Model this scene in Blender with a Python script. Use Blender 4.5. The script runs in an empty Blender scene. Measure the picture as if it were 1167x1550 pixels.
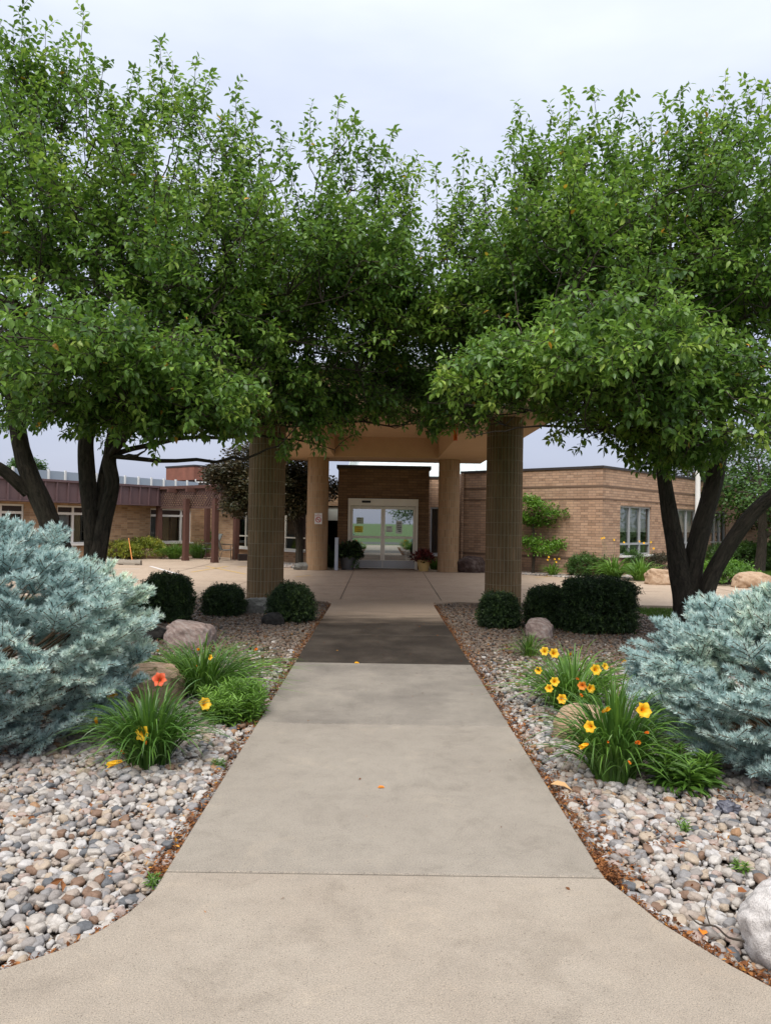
import bpy, math, random
import numpy as np
from mathutils import Vector, Matrix, noise as mnoise

random.seed(7)
SC = bpy.context.scene
COL = SC.collection
rad = math.radians

# ------------------------------------------------------------------ camera
FPX, PW, PH, CAMH = 1166.0, 1167.0, 1550.0, 1.6
cam_data = bpy.data.cameras.new('camera')
cam = bpy.data.objects.new('camera', cam_data)
COL.objects.link(cam)
cam_data.sensor_fit = 'VERTICAL'
cam_data.sensor_height = 36.0
cam_data.lens = 36.0 * FPX / PH
cam_data.clip_end = 3000.0
cam_data.clip_start = 0.05
RCAM = Matrix.Rotation(rad(-0.27), 3, 'Z') @ Matrix.Rotation(rad(90.79), 3, 'X') @ Matrix.Rotation(rad(0.95), 3, 'Z')
mw = RCAM.to_4x4()
mw.translation = Vector((0, 0, CAMH))
cam.matrix_world = mw
SC.camera = cam
RC = np.array(RCAM)

def ray(px, py):
    return RCAM @ Vector(((px - PW / 2) / FPX, -(py - PH / 2) / FPX, -1.0))

def G(px, py, z=0.0):
    d = ray(px, py)
    t = (z - CAMH) / d.z
    return Vector((d.x * t, d.y * t, z))

def at(px, py, Y):
    d = ray(px, py)
    t = Y / d.y
    return Vector((d.x * t, Y, CAMH + d.z * t))

def proj(P):
    """world points (n,3) -> photo pixels"""
    q = (np.asarray(P, float) - np.array([0, 0, CAMH])) @ RC
    return PW / 2 + FPX * q[:, 0] / -q[:, 2], PH / 2 - FPX * q[:, 1] / -q[:, 2]

# ------------------------------------------------------------------ object helpers
def thing(name, label, cat, loc=(0, 0, 0), group=None):
    o = bpy.data.objects.new(name, None)
    o.empty_display_size = 0.2
    o.location = loc
    COL.objects.link(o)
    o['label'] = label
    o['category'] = cat
    if group:
        o['group'] = group
    return o

def tag(o, label=None, cat=None, group=None, kind=None):
    if label: o['label'] = label
    if cat: o['category'] = cat
    if group: o['group'] = group
    if kind: o['kind'] = kind
    return o

def wloc(o):
    v = Vector((0, 0, 0))
    while o is not None:
        v += o.location
        o = o.parent
    return v

def link(name, me, parent=None, origin=None):
    o = bpy.data.objects.new(name, me)
    COL.objects.link(o)
    if parent is not None:
        o.parent = parent
    if origin is not None:
        o.location = origin
    return o

def np_mesh(name, V, faces, mats, parent=None, smooth=False, fmat=None, tint=None, tdom='POINT', uv=None, origin=None):
    """faces: list of int arrays (n,k); world coordinates in, shifted to the parent's place"""
    V = np.asarray(V, np.float32)
    off = wloc(parent) if parent is not None else (Vector(origin) if origin is not None else Vector((0, 0, 0)))
    V = V - np.array(off, np.float32)
    me = bpy.data.meshes.new(name)
    me.vertices.add(len(V))
    me.vertices.foreach_set('co', V.ravel())
    flat = np.concatenate([np.asarray(f, np.int32).ravel() for f in faces])
    tot = np.concatenate([np.full(len(f), np.asarray(f).shape[1], np.int32) for f in faces])
    start = np.concatenate([[0], np.cumsum(tot)[:-1]]).astype(np.int32)
    me.loops.add(len(flat))
    me.loops.foreach_set('vertex_index', flat)
    me.polygons.add(len(tot))
    me.polygons.foreach_set('loop_start', start)
    for m in mats:
        me.materials.append(m)
    if fmat is not None:
        me.polygons.foreach_set('material_index', np.asarray(fmat, np.int32))
    me.polygons.foreach_set('use_smooth', np.full(len(tot), bool(smooth)))
    if tint is not None:
        a = me.attributes.new('tint', 'FLOAT', tdom)
        a.data.foreach_set('value', np.asarray(tint, np.float32))
    if uv is not None:
        l = me.uv_layers.new(name='UVMap')
        l.data.foreach_set('uv', np.asarray(uv, np.float32).ravel())
    me.update(calc_edges=True)
    me.validate()
    return link(name, me, parent, origin if parent is None else None)

class MB:
    """collects faces with metre UVs, material index and tint"""
    def __init__(s):
        s.v, s.f, s.m, s.uv, s.t = [], [], [], [], []
    def poly(s, pts, m=0, tint=0.5, uv=None):
        pts = [Vector(p) for p in pts]
        b = len(s.v)
        s.v += pts
        s.f.append(list(range(b, b + len(pts))))
        s.m.append(m)
        s.t.append(tint)
        if uv is None:
            n = (pts[1] - pts[0]).cross(pts[-1] - pts[0])
            if n.length > 1e-12: n.normalize()
            if abs(n.z) > 0.8:
                uv = [(p.x, p.y) for p in pts]
            else:
                t = Vector((0, 0, 1)).cross(n).normalized()
                uv = [(p.dot(t), p.z) for p in pts]
        s.uv += uv
    def box(s, c, size, rz=0.0, m=0, tint=0.5, tilt=None):
        c = Vector(c)
        R = Matrix.Rotation(rz, 3, 'Z')
        if tilt is not None: R = R @ tilt
        x, y, z = (d / 2 for d in size)
        p = [c + R @ Vector((i * x, j * y, k * z)) for k in (-1, 1) for j in (-1, 1) for i in (-1, 1)]
        for q in ((0, 1, 5, 4), (1, 3, 7, 5), (3, 2, 6, 7), (2, 0, 4, 6), (4, 5, 7, 6), (2, 3, 1, 0)):
            s.poly([p[i] for i in q], m, tint)
    def beam(s, a, b, w, h, m=0, up=(0, 0, 1), tint=0.5):
        a, b = Vector(a), Vector(b)
        d = (b - a).normalized()
        u = Vector(up)
        r = d.cross(u)
        if r.length < 1e-4: r = d.cross(Vector((1, 0, 0)))
        r.normalize()
        u = r.cross(d).normalized()
        q = [(-1, -1), (1, -1), (1, 1), (-1, 1)]
        A = [a + r * (i * w / 2) + u * (j * h / 2) for i, j in q]
        B = [b + r * (i * w / 2) + u * (j * h / 2) for i, j in q]
        for i in range(4):
            j = (i + 1) % 4
            s.poly([A[i], A[j], B[j], B[i]], m, tint)
        s.poly([A[3], A[2], A[1], A[0]], m, tint)
        s.poly(B, m, tint)
    def tube(s, pts, radii, n=8, m=0, tint=0.5, cap=True):
        pts = [Vector(p) for p in pts]
        if not hasattr(radii, '__len__'): radii = [radii] * len(pts)
        rings, L = [], 0.0
        prev = None
        for i, p in enumerate(pts):
            d = (pts[min(i + 1, len(pts) - 1)] - pts[max(i - 1, 0)]).normalized()
            a = prev if prev is not None else (Vector((1, 0, 0)) if abs(d.x) < 0.8 else Vector((0, 1, 0)))
            a = (a - d * a.dot(d)).normalized()
            prev = a
            c = d.cross(a)
            rings.append([p + (a * math.cos(2 * math.pi * k / n) + c * math.sin(2 * math.pi * k / n)) * radii[i] for k in range(n)])
        for i in range(len(pts) - 1):
            l2 = L + (pts[i + 1] - pts[i]).length
            C = 2 * math.pi * max(radii[i], 0.01)
            for k in range(n):
                k2 = (k + 1) % n
                s.poly([rings[i][k], rings[i][k2], rings[i + 1][k2], rings[i + 1][k]], m, tint,
                       [(C * k / n, L), (C * (k + 1) / n, L), (C * (k + 1) / n, l2), (C * k / n, l2)])
            L = l2
        if cap:
            s.poly(rings[0][::-1], m, tint)
            s.poly(rings[-1], m, tint)
    def lathe(s, c, prof, n=20, m=0, tint=0.5):
        c = Vector(c)
        for (r0, z0), (r1, z1) in zip(prof[:-1], prof[1:]):
            for k in range(n):
                a, b = 2 * math.pi * k / n, 2 * math.pi * (k + 1) / n
                f = lambda r, t, z: c + Vector((r * math.cos(t), r * math.sin(t), z))
                q = [f(r0, a, z0), f(r0, b, z0), f(r1, b, z1), f(r1, a, z1)]
                if r1 < 1e-6: q = q[:3]
                elif r0 < 1e-6: q = [q[0], q[2], q[3]]
                s.poly(q, m, tint, [(a * 0.3, z0), (b * 0.3, z0), (b * 0.3, z1), (a * 0.3, z1)][:len(q)])
    def build(s, name, mats, parent=None, smooth=False, weld=False, bevel=0.0, origin=None):
        by = {}
        for i, f in enumerate(s.f): by.setdefault(len(f), []).append(i)
        order, faces = [], []
        for k, idx in by.items():
            faces.append(np.array([s.f[i] for i in idx]))
            order += idx
        uv = np.concatenate([np.array(s.uv_of(i)) for i in order])
        o = np_mesh(name, np.array([tuple(v) for v in s.v]), faces, mats if isinstance(mats, (list, tuple)) else [mats], parent, smooth,
                    [s.m[i] for i in order], [s.t[i] for i in order], 'FACE', uv, origin)
        if weld or bevel:
            w = o.modifiers.new('weld', 'WELD'); w.merge_threshold = 0.0004
        if bevel:
            b = o.modifiers.new('bevel', 'BEVEL'); b.width = bevel; b.segments = 2; b.limit_method = 'ANGLE'; b.angle_limit = rad(40)
        return o
    def uv_of(s, i):
        if not hasattr(s, '_st') or len(s._st) != len(s.f):
            s._st = np.concatenate([[0], np.cumsum([len(f) for f in s.f])[:-1]])
        a = s._st[i]
        return s.uv[a:a + len(s.f[i])]

# ------------------------------------------------------------------ materials
class NT:
    def __init__(s, name):
        s.mat = bpy.data.materials.new(name)
        s.mat.use_nodes = True
        s.t = s.mat.node_tree
        s.t.nodes.clear()
        s.out = s.t.nodes.new('ShaderNodeOutputMaterial')
    def n(s, kind, props=None, **inp):
        x = s.t.nodes.new('ShaderNode' + kind)
        for k, v in (props or {}).items(): setattr(x, k, v)
        for k, v in inp.items():
            key = k.replace('_', ' ')
            sock = x.inputs[int(k[1:])] if k[0] == 'i' and k[1:].isdigit() else x.inputs[key]
            if isinstance(v, bpy.types.NodeSocket): s.t.links.new(v, sock)
            elif isinstance(v, (tuple, list)) and len(v) == 3 and len(sock.default_value) == 4: sock.default_value = (*v, 1)
            else: sock.default_value = v
        return x
    def ramp(s, fac, stops, interp='LINEAR'):
        r = s.t.nodes.new('ShaderNodeValToRGB')
        r.color_ramp.interpolation = interp
        e = r.color_ramp.elements
        while len(e) < len(stops): e.new(0.5)
        for x, (p, c) in zip(e, stops):
            x.position = p
            x.color = (*c, 1) if len(c) == 3 else c
        s.t.links.new(fac, r.inputs[0])
        return r.outputs[0]
    def mix(s, fac, a, b, mode='MIX'):
        m = s.n('Mix', {'data_type': 'RGBA', 'blend_type': mode})
        for sock, v in ((m.inputs[0], fac), (m.inputs[6], a), (m.inputs[7], b)):
            if isinstance(v, bpy.types.NodeSocket): s.t.links.new(v, sock)
            elif isinstance(v, (tuple, list)): sock.default_value = (*v, 1)
            else: sock.default_value = v
        return m.outputs[2]
    def math(s, op, a, b=0.0, clamp=False):
        m = s.n('Math', {'operation': op, 'use_clamp': clamp}, i0=a, i1=b)
        return m.outputs[0]
    def coord(s, kind='Object', scale=None):
        c = s.n('TexCoord').outputs[kind]
        if scale is not None:
            c = s.n('Mapping', i0=c, i3=scale).outputs[0]
        return c
    def pos(s):
        return s.n('NewGeometry').outputs['Position']
    def noise(s, co, scale, detail=4.0, rough=0.55, dist=0.0):
        return s.n('TexNoise', Vector=co, Scale=scale, Detail=detail, Roughness=rough, Distortion=dist).outputs[0]
    def attr(s, name='tint', typ='GEOMETRY'):
        return s.n('Attribute', {'attribute_name': name, 'attribute_type': typ}).outputs['Fac']
    def bump(s, h, strength=0.3, dist=0.01, normal=None):
        b = s.n('Bump', Height=h, Strength=strength, Distance=dist)
        if normal is not None: s.t.links.new(normal, b.inputs['Normal'])
        return b.outputs[0]
    def pbr(s, color, rough=0.7, normal=None, **kw):
        b = s.n('BsdfPrincipled', Roughness=rough, **kw)
        if isinstance(color, bpy.types.NodeSocket): s.t.links.new(color, b.inputs['Base Color'])
        else: b.inputs['Base Color'].default_value = (*color, 1)
        if normal is not None: s.t.links.new(normal, b.inputs['Normal'])
        return b.outputs[0]
    def done(s, sh):
        s.t.links.new(sh, s.out.inputs['Surface'])
        return s.mat

def m_plain(name, c, rough=0.6, var=0.12, scale=6.0, bump=0.1, metallic=0.0, spec=0.4):
    t = NT(name)
    co = t.pos()
    f = t.noise(co, scale, 5)
    col = t.mix(f, tuple(x * (1 - var) for x in c), tuple(min(1, x * (1 + var)) for x in c))
    h = t.noise(co, scale * 12, 3)
    return t.done(t.pbr(col, rough, t.bump(h, bump, 0.004), Metallic=metallic, Specular_IOR_Level=spec))

def m_concrete(name, c, stain=0.35, dark=(0.10, 0.085, 0.07), speck=0.9):
    t = NT(name)
    co = t.pos()
    big = t.noise(co, 1.1, 8, 0.66)
    mid = t.noise(co, 7.0, 5, 0.65)
    fine = t.noise(co, 210.0, 2, 0.8)
    v = t.n('TexVoronoi', Vector=co, Scale=110.0).outputs[0]
    col = t.mix(t.math('MULTIPLY', t.ramp(big, [(0.42, (0, 0, 0)), (0.75, (1, 1, 1))]), stain), c, dark)
    col = t.mix(t.math('MULTIPLY', t.ramp(mid, [(0.45, (0, 0, 0)), (0.75, (1, 1, 1))]), 0.45), col, tuple(x * 0.7 for x in c))
    col = t.mix(speck, col, t.ramp(fine, [(0.34, (0.35, 0.33, 0.31)), (0.45, (1, 1, 1)), (0.56, (1, 1, 1)), (0.66, (1.5, 1.45, 1.35))]), 'MULTIPLY')
    col = t.mix(0.35, col, t.ramp(v, [(0.0, (1.25, 1.2, 1.1)), (0.35, (1, 1, 1)), (0.9, (0.75, 0.74, 0.72))]), 'MULTIPLY')
    blot = t.noise(co, 2.6, 9, 0.72, 0.6)
    col = t.mix(0.5, col, t.ramp(blot, [(0.36, (0.74, 0.73, 0.72)), (0.47, (1, 1, 1)), (0.56, (1, 1, 1)), (0.66, (1.22, 1.19, 1.14))]), 'MULTIPLY')
    pit = t.n('TexVoronoi', Vector=co, Scale=26.0).outputs[0]
    col = t.mix(0.6, col, t.ramp(pit, [(0.06, (0.45, 0.42, 0.40)), (0.13, (1, 1, 1))]), 'MULTIPLY')
    hh = t.math('ADD', fine, t.math('MULTIPLY', mid, 0.5))
    return t.done(t.pbr(col, 0.85, t.bump(hh, 0.35, 0.004), Specular_IOR_Level=0.25))

def m_brick(name, c1, c2, mortar, bw=0.3, rh=0.085):
    t = NT(name)
    uv = t.coord('UV')
    b = t.n('TexBrick', {'offset': 0.5}, Vector=uv, Scale=1.0, Color1=c1, Color2=c2, Mortar=mortar, Mortar_Size=0.009, Mortar_Smooth=0.2, Bias=0.0, Brick_Width=bw, Row_Height=rh)
    cell = t.n('TexWhiteNoise', {'noise_dimensions': '2D'}, Vector=t.n('VectorMath', {'operation': 'FLOOR'}, i0=t.n('Mapping', i0=uv, i3=(1 / bw, 1 / rh, 1)).outputs[0]).outputs[0]).outputs[0]
    col = t.mix(0.6, b.outputs[0], t.ramp(cell, [(0.0, (0.62, 0.58, 0.55)), (0.5, (1, 1, 1)), (1.0, (1.2, 1.16, 1.1))]), 'MULTIPLY')
    col = t.mix(0.5, col, t.ramp(t.noise(t.pos(), 0.7, 5, 0.6), [(0.3, (0.75, 0.72, 0.7)), (0.6, (1.05, 1.05, 1.05))]), 'MULTIPLY')
    h = t.math('ADD', t.math('MULTIPLY', b.outputs[1], -1.0), t.math('MULTIPLY', t.noise(t.pos(), 60, 3), 0.35))
    return t.done(t.pbr(col, 0.85, t.bump(h, 0.6, 0.012), Specular_IOR_Level=0.25))

def m_leaf(name, stops, trans=(0.13, 0.24, 0.03), tf=0.28, rough=0.42, spec=0.45):
    t = NT(name)
    col = t.ramp(t.attr(), stops)
    f = t.noise(t.pos(), 0.9, 3)
    col = t.mix(0.75, col, t.ramp(f, [(0.3, (0.72, 0.8, 0.8)), (0.5, (1.05, 1.05, 1.0)), (0.72, (1.6, 1.42, 1.1))]), 'MULTIPLY')
    p = t.pbr(col, rough, None, Specular_IOR_Level=spec)
    tr = t.n('BsdfTranslucent', Color=t.mix(0.6, trans, col)).outputs[0]
    return t.done(t.n('MixShader', i0=tf, i1=p, i2=tr).outputs[0])

def m_bark(name, dark, light, s=1.0):
    t = NT(name)
    uv = t.coord('UV', (14 * s, 3.2 * s, 1))
    n1 = t.noise(uv, 1.6, 7, 0.7, 0.6)
    n2 = t.noise(t.pos(), 9, 4)
    col = t.ramp(n1, [(0.32, dark), (0.62, light)])
    col = t.mix(t.math('MULTIPLY', n2, 0.35), col, (0.07, 0.075, 0.05))
    return t.done(t.pbr(col, 0.95, t.bump(n1, 1.0, 0.05), Specular_IOR_Level=0.15))

def m_rock(name, c1, c2, c3, s=5.0, strata=0.1):
    t = NT(name)
    co = t.coord('Object')
    a = t.noise(co, s, 8, 0.65, 0.8)
    w = t.n('TexWave', {'bands_direction': 'DIAGONAL'}, Vector=co, Scale=s * 0.9, Distortion=7.0, Detail=4.0, Detail_Scale=2.0).outputs[1]
    f = t.math('ADD', t.math('MULTIPLY', a, 1 - strata), t.math('MULTIPLY', w, strata))
    col = t.ramp(f, [(0.25, c1), (0.5, c2), (0.75, c3)])
    sp = t.noise(co, s * 26, 2)
    col = t.mix(0.5, col, t.ramp(sp, [(0.35, (0.55, 0.55, 0.55)), (0.55, (1.05, 1.05, 1.05))]), 'MULTIPLY')
    return t.done(t.pbr(col, 0.85, t.bump(t.math('ADD', f, t.math('MULTIPLY', sp, 0.3)), 0.7, 0.03), Specular_IOR_Level=0.25))

def m_glass(name, refl=0.3, tint=(0.55, 0.62, 0.6)):
    t = NT(name)
    g = t.n('BsdfGlossy', Color=(0.9, 0.95, 0.93), Roughness=0.015).outputs[0]
    w = t.n('BsdfTransparent', Color=tint).outputs[0]
    fr = t.n('Fresnel', IOR=1.5).outputs[0]
    f = t.math('ADD', t.math('MULTIPLY', fr, 0.9), refl, True)
    return t.done(t.n('MixShader', i0=f, i1=w, i2=g).outputs[0])

MAT = {}
MAT['conc_front'] = m_concrete('concrete_tan', (0.325, 0.278, 0.225), 0.45, (0.235, 0.185, 0.14))
MAT['conc_mid'] = m_concrete('concrete_grey', (0.285, 0.25, 0.207), 0.45, (0.20, 0.17, 0.14))
MAT['conc_mid2'] = m_concrete('concrete_grey_worn', (0.265, 0.234, 0.196), 0.8, (0.115, 0.10, 0.087))
MAT['conc_far'] = m_concrete('concrete_pinkish', (0.42, 0.325, 0.24), 0.45, (0.30, 0.215, 0.15), 0.3)
def m_damp():
    """driveway concrete with a dark, uneven stain where the canopy drips: a patch of its own shape"""
    t = NT('concrete_damp_stain')
    co = t.pos()
    y = t.n('SeparateXYZ', i0=co).outputs[1]
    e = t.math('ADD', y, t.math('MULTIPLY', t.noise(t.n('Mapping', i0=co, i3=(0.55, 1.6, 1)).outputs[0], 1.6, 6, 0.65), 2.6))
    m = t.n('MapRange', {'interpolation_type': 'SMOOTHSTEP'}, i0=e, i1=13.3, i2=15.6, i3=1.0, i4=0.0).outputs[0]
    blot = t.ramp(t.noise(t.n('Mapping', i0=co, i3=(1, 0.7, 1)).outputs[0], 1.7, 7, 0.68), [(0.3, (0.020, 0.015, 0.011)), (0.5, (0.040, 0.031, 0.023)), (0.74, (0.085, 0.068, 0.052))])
    fine = t.noise(co, 210, 2, 0.8)
    base = t.mix(t.math('MULTIPLY', t.noise(co, 1.1, 6, 0.65), 0.6), (0.42, 0.325, 0.24), (0.28, 0.205, 0.15))
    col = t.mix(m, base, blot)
    col = t.mix(0.4, col, t.ramp(fine, [(0.34, (0.4, 0.38, 0.36)), (0.45, (1, 1, 1)), (0.56, (1, 1, 1)), (0.68, (1.7, 1.6, 1.5))]), 'MULTIPLY')
    return t.done(t.pbr(col, 0.7, t.bump(fine, 0.3, 0.004), Specular_IOR_Level=0.25))
MAT['conc_dark'] = m_damp()
MAT['joint'] = m_plain('joint_dirt', (0.10, 0.075, 0.055), 0.95)
MAT['soil'] = m_plain('bed_soil', (0.09, 0.07, 0.055), 0.95, 0.3, 9)
MAT['brick_tan'] = m_brick('brick_tan', (0.40, 0.265, 0.16), (0.30, 0.185, 0.11), (0.34, 0.26, 0.18))
MAT['brick_red'] = m_brick('brick_rose', (0.43, 0.285, 0.195), (0.375, 0.24, 0.16), (0.23, 0.17, 0.125), 0.26, 0.085)
MAT['brick_brown'] = m_brick('brick_brown', (0.215, 0.13, 0.068), (0.165, 0.098, 0.052), (0.10, 0.07, 0.045), 0.3, 0.09)
MAT['band'] = m_plain('brick_band', (0.15, 0.095, 0.065), 0.85)
MAT['coping'] = m_plain('dark_coping', (0.035, 0.03, 0.03), 0.5)
MAT['stucco'] = m_plain('tan_stucco', (0.49, 0.325, 0.19), 0.85, 0.1, 3, 0.3)
MAT['greycap'] = m_plain('grey_cap', (0.25, 0.24, 0.22), 0.5)
MAT['purple_metal'] = m_plain('brown_metal', (0.115, 0.072, 0.075), 0.5, 0.15, 1.2)
MAT['white'] = m_plain('white_frame', (0.66, 0.65, 0.62), 0.45, 0.06)
MAT['alu'] = m_plain('aluminium_frame', (0.74, 0.70, 0.60), 0.42, 0.08, 3, 0.05, 0.2)
MAT['alu_grey'] = m_plain('aluminium_panel', (0.40, 0.41, 0.42), 0.4, 0.08, 3, 0.05, 0.3)
MAT['dark'] = m_plain('dark_interior', (0.012, 0.012, 0.012), 0.9)
MAT['dim'] = m_plain('dim_interior', (0.07, 0.06, 0.05), 0.9, 0.4, 2)
MAT['spandrel'] = m_plain('dark_brown_panel', (0.03, 0.02, 0.018), 0.5)
MAT['curtain_tan'] = m_plain('tan_curtain', (0.33, 0.28, 0.18), 0.9, 0.2, 4)
MAT['curtain_grey'] = m_plain('grey_curtain', (0.42, 0.42, 0.45), 0.9, 0.15, 4)
MAT['curtain_brown'] = m_plain('brown_curtain', (0.13, 0.10, 0.09), 0.9, 0.2, 4)
MAT['blind'] = m_plain('pale_blind', (0.66, 0.70, 0.66), 0.8, 0.05)
MAT['glass'] = m_glass('window_glass', 0.07, (0.82, 0.86, 0.84))
MAT['door_glass'] = m_glass('door_glass', 0.52, (0.45, 0.5, 0.48))
MAT['pale_roof'] = m_plain('pale_metal_roof', (0.50, 0.55, 0.53), 0.5, 0.05, 0.8)
MAT['redwood'] = m_plain('redwood_stain', (0.085, 0.038, 0.028), 0.7, 0.25, 4, 0.3)
MAT['lattice'] = m_plain('brown_lattice', (0.085, 0.047, 0.038), 0.75, 0.2, 5)
MAT['screen'] = m_plain('grey_roof_screen', (0.33, 0.38, 0.43), 0.45, 0.08, 1)
MAT['rust'] = m_plain('rusty_siding', (0.22, 0.085, 0.055), 0.75, 0.5, 2.5)
MAT['siding'] = m_plain('weathered_siding', (0.06, 0.05, 0.05), 0.8, 0.4, 3)
MAT['yellow_paint'] = m_plain('worn_yellow_paint', (0.50, 0.33, 0.12), 0.8, 0.25, 12)
MAT['white_paint'] = m_plain('worn_white_paint', (0.62, 0.58, 0.54), 0.8, 0.2, 12)
MAT['orange'] = m_plain('orange_plastic', (0.75, 0.16, 0.015), 0.45, 0.1)
MAT['orange_pale'] = m_plain('faded_orange', (0.70, 0.28, 0.08), 0.6, 0.1)
MAT['black'] = m_plain('black_plastic', (0.02, 0.02, 0.022), 0.5)
MAT['sign_red'] = m_plain('sign_red', (0.45, 0.04, 0.04), 0.5, 0.05)
MAT['paper'] = m_plain('white_paper', (0.62, 0.66, 0.60), 0.8, 0.05)
MAT['paper_green'] = m_plain('pale_green_paper', (0.42, 0.50, 0.36), 0.8, 0.05)
MAT['paper_yellow'] = m_plain('yellow_paper', (0.70, 0.60, 0.06), 0.8, 0.05)
MAT['ink'] = m_plain('ink', (0.05, 0.05, 0.05), 0.8)
MAT['pot_tan'] = m_plain('tan_pot', (0.50, 0.34, 0.13), 0.7, 0.15, 6)
MAT['pot_grey'] = m_plain('grey_pot', (0.10, 0.10, 0.10), 0.7, 0.15, 6)
MAT['steel'] = m_plain('galvanised_post', (0.42, 0.46, 0.52), 0.45, 0.08, 4, 0.05, 0.1)
MAT['sling'] = m_plain('grey_sling', (0.17, 0.18, 0.17), 0.8, 0.1, 8)
MAT['chair_frame'] = m_plain('bronze_frame', (0.07, 0.06, 0.05), 0.5)
MAT['bark'] = m_bark('dark_bark', (0.012, 0.010, 0.009), (0.075, 0.058, 0.046))
MAT['twig'] = m_plain('twig_bark', (0.05, 0.038, 0.028), 0.9, 0.3, 9)
MAT['stem_green'] = m_plain('green_stem', (0.10, 0.17, 0.04), 0.6)
MAT['leaf'] = m_leaf('tree_leaf', [(0.0, (0.042, 0.096, 0.022)), (0.45, (0.102, 0.200, 0.038)), (0.8, (0.19, 0.318, 0.052)), (0.985, (0.29, 0.39, 0.075)), (0.992, (0.55, 0.27, 0.03)), (1.0, (0.6, 0.3, 0.04))], (0.24, 0.40, 0.045), 0.38)
MAT['leaf_bronze'] = m_leaf('bronze_leaf', [(0, (0.020, 0.026, 0.010)), (0.5, (0.042, 0.042, 0.017)), (1, (0.080, 0.056, 0.026))], (0.12, 0.06, 0.03), 0.2)
MAT['leaf_lime'] = m_leaf('lime_leaf', [(0, (0.05, 0.13, 0.015)), (1, (0.15, 0.30, 0.03))], (0.2, 0.4, 0.03), 0.3)
MAT['leaf_yellow'] = m_leaf('yellow_green_leaf', [(0, (0.09, 0.15, 0.02)), (0.6, (0.22, 0.26, 0.03)), (1, (0.36, 0.33, 0.05))], (0.3, 0.35, 0.04), 0.3)
MAT['leaf_mid'] = m_leaf('mid_green_leaf', [(0, (0.03, 0.075, 0.018)), (1, (0.09, 0.18, 0.03))], (0.12, 0.25, 0.03), 0.28)
MAT['leaf_red'] = m_leaf('red_leaf', [(0, (0.05, 0.015, 0.015)), (0.6, (0.16, 0.03, 0.03)), (1, (0.28, 0.06, 0.04))], (0.2, 0.04, 0.03), 0.2)
MAT['yew'] = m_leaf('yew_needle', [(0, (0.011, 0.022, 0.009)), (0.55, (0.028, 0.054, 0.018)), (1, (0.095, 0.155, 0.042))], (0.03, 0.06, 0.02), 0.1, 0.5, 0.3)
MAT['spruce'] = m_leaf('blue_spruce_needle', [(0, (0.21, 0.335, 0.345)), (0.5, (0.43, 0.575, 0.57)), (1, (0.70, 0.80, 0.76))], (0.22, 0.38, 0.36), 0.16, 0.6, 0.25)
MAT['spruce_twig'] = m_plain('spruce_twig', (0.12, 0.08, 0.045), 0.9, 0.2)
MAT['blade'] = m_leaf('lily_blade', [(0, (0.03, 0.072, 0.015)), (0.5, (0.07, 0.155, 0.026)), (1, (0.15, 0.28, 0.04))], (0.14, 0.30, 0.03), 0.28, 0.4, 0.5)
MAT['blade_lime'] = m_leaf('lime_blade', [(0, (0.055, 0.13, 0.02)), (1, (0.17, 0.32, 0.045))], (0.2, 0.4, 0.04), 0.3, 0.45)
MAT['grass'] = m_leaf('lawn_grass', [(0, (0.045, 0.09, 0.015)), (1, (0.11, 0.20, 0.03))], (0.14, 0.28, 0.03), 0.25, 0.6, 0.2)
MAT['petal'] = m_leaf('yellow_petal', [(0, (0.80, 0.33, 0.012)), (0.5, (0.86, 0.47, 0.02)), (1, (0.88, 0.58, 0.04))], (0.9, 0.45, 0.02), 0.3, 0.5, 0.3)
MAT['petal_red'] = m_leaf('red_petal', [(0, (0.65, 0.06, 0.025)), (1, (0.85, 0.16, 0.06))], (0.8, 0.12, 0.04), 0.3, 0.5, 0.3)
MAT['petal_orange'] = m_leaf('orange_petal', [(0, (0.70, 0.17, 0.02)), (1, (0.85, 0.32, 0.04))], (0.8, 0.25, 0.03), 0.3, 0.5, 0.3)
MAT['dry_leaf'] = m_leaf('dry_leaf', [(0, (0.06, 0.025, 0.012)), (0.5, (0.19, 0.075, 0.03)), (0.85, (0.34, 0.15, 0.055)), (1, (0.55, 0.27, 0.04))], (0.25, 0.1, 0.03), 0.15, 0.7, 0.2)
MAT['tan_leaf'] = m_leaf('tan_leaf', [(0, (0.48, 0.29, 0.15)), (1, (0.58, 0.38, 0.2))], (0.4, 0.2, 0.1), 0.2, 0.7, 0.2)
MAT['rock_pink'] = m_rock('pinkish_rock', (0.20, 0.14, 0.12), (0.36, 0.27, 0.23), (0.46, 0.39, 0.35), 6, 0.18)
MAT['rock_tan'] = m_rock('tan_rock', (0.27, 0.17, 0.10), (0.42, 0.29, 0.19), (0.52, 0.40, 0.29), 4, 0.08)
MAT['rock_grey'] = m_rock('grey_rock', (0.09, 0.09, 0.08), (0.18, 0.175, 0.155), (0.28, 0.27, 0.24))
MAT['rock_dark'] = m_rock('dark_rock', (0.03, 0.02, 0.018), (0.075, 0.048, 0.04), (0.20, 0.16, 0.14), 3, 0.1)
MAT['rock_black'] = m_rock('black_rock', (0.012, 0.012, 0.012), (0.025, 0.023, 0.02), (0.05, 0.045, 0.04))
MAT['rock_pale'] = m_rock('pale_rock', (0.30, 0.275, 0.26), (0.52, 0.48, 0.45), (0.64, 0.60, 0.57), 7, 0.22)
MAT['lawn_base'] = m_plain('lawn_base', (0.055, 0.105, 0.02), 0.95, 0.3, 2.0, 0.6)
MAT['asphalt'] = m_plain('asphalt', (0.06, 0.06, 0.06), 0.9, 0.2, 3, 0.4)
MAT['foil'] = m_plain('crumpled_dark_plastic', (0.09, 0.09, 0.11), 0.25, 0.4, 30, 0.3)

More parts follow.
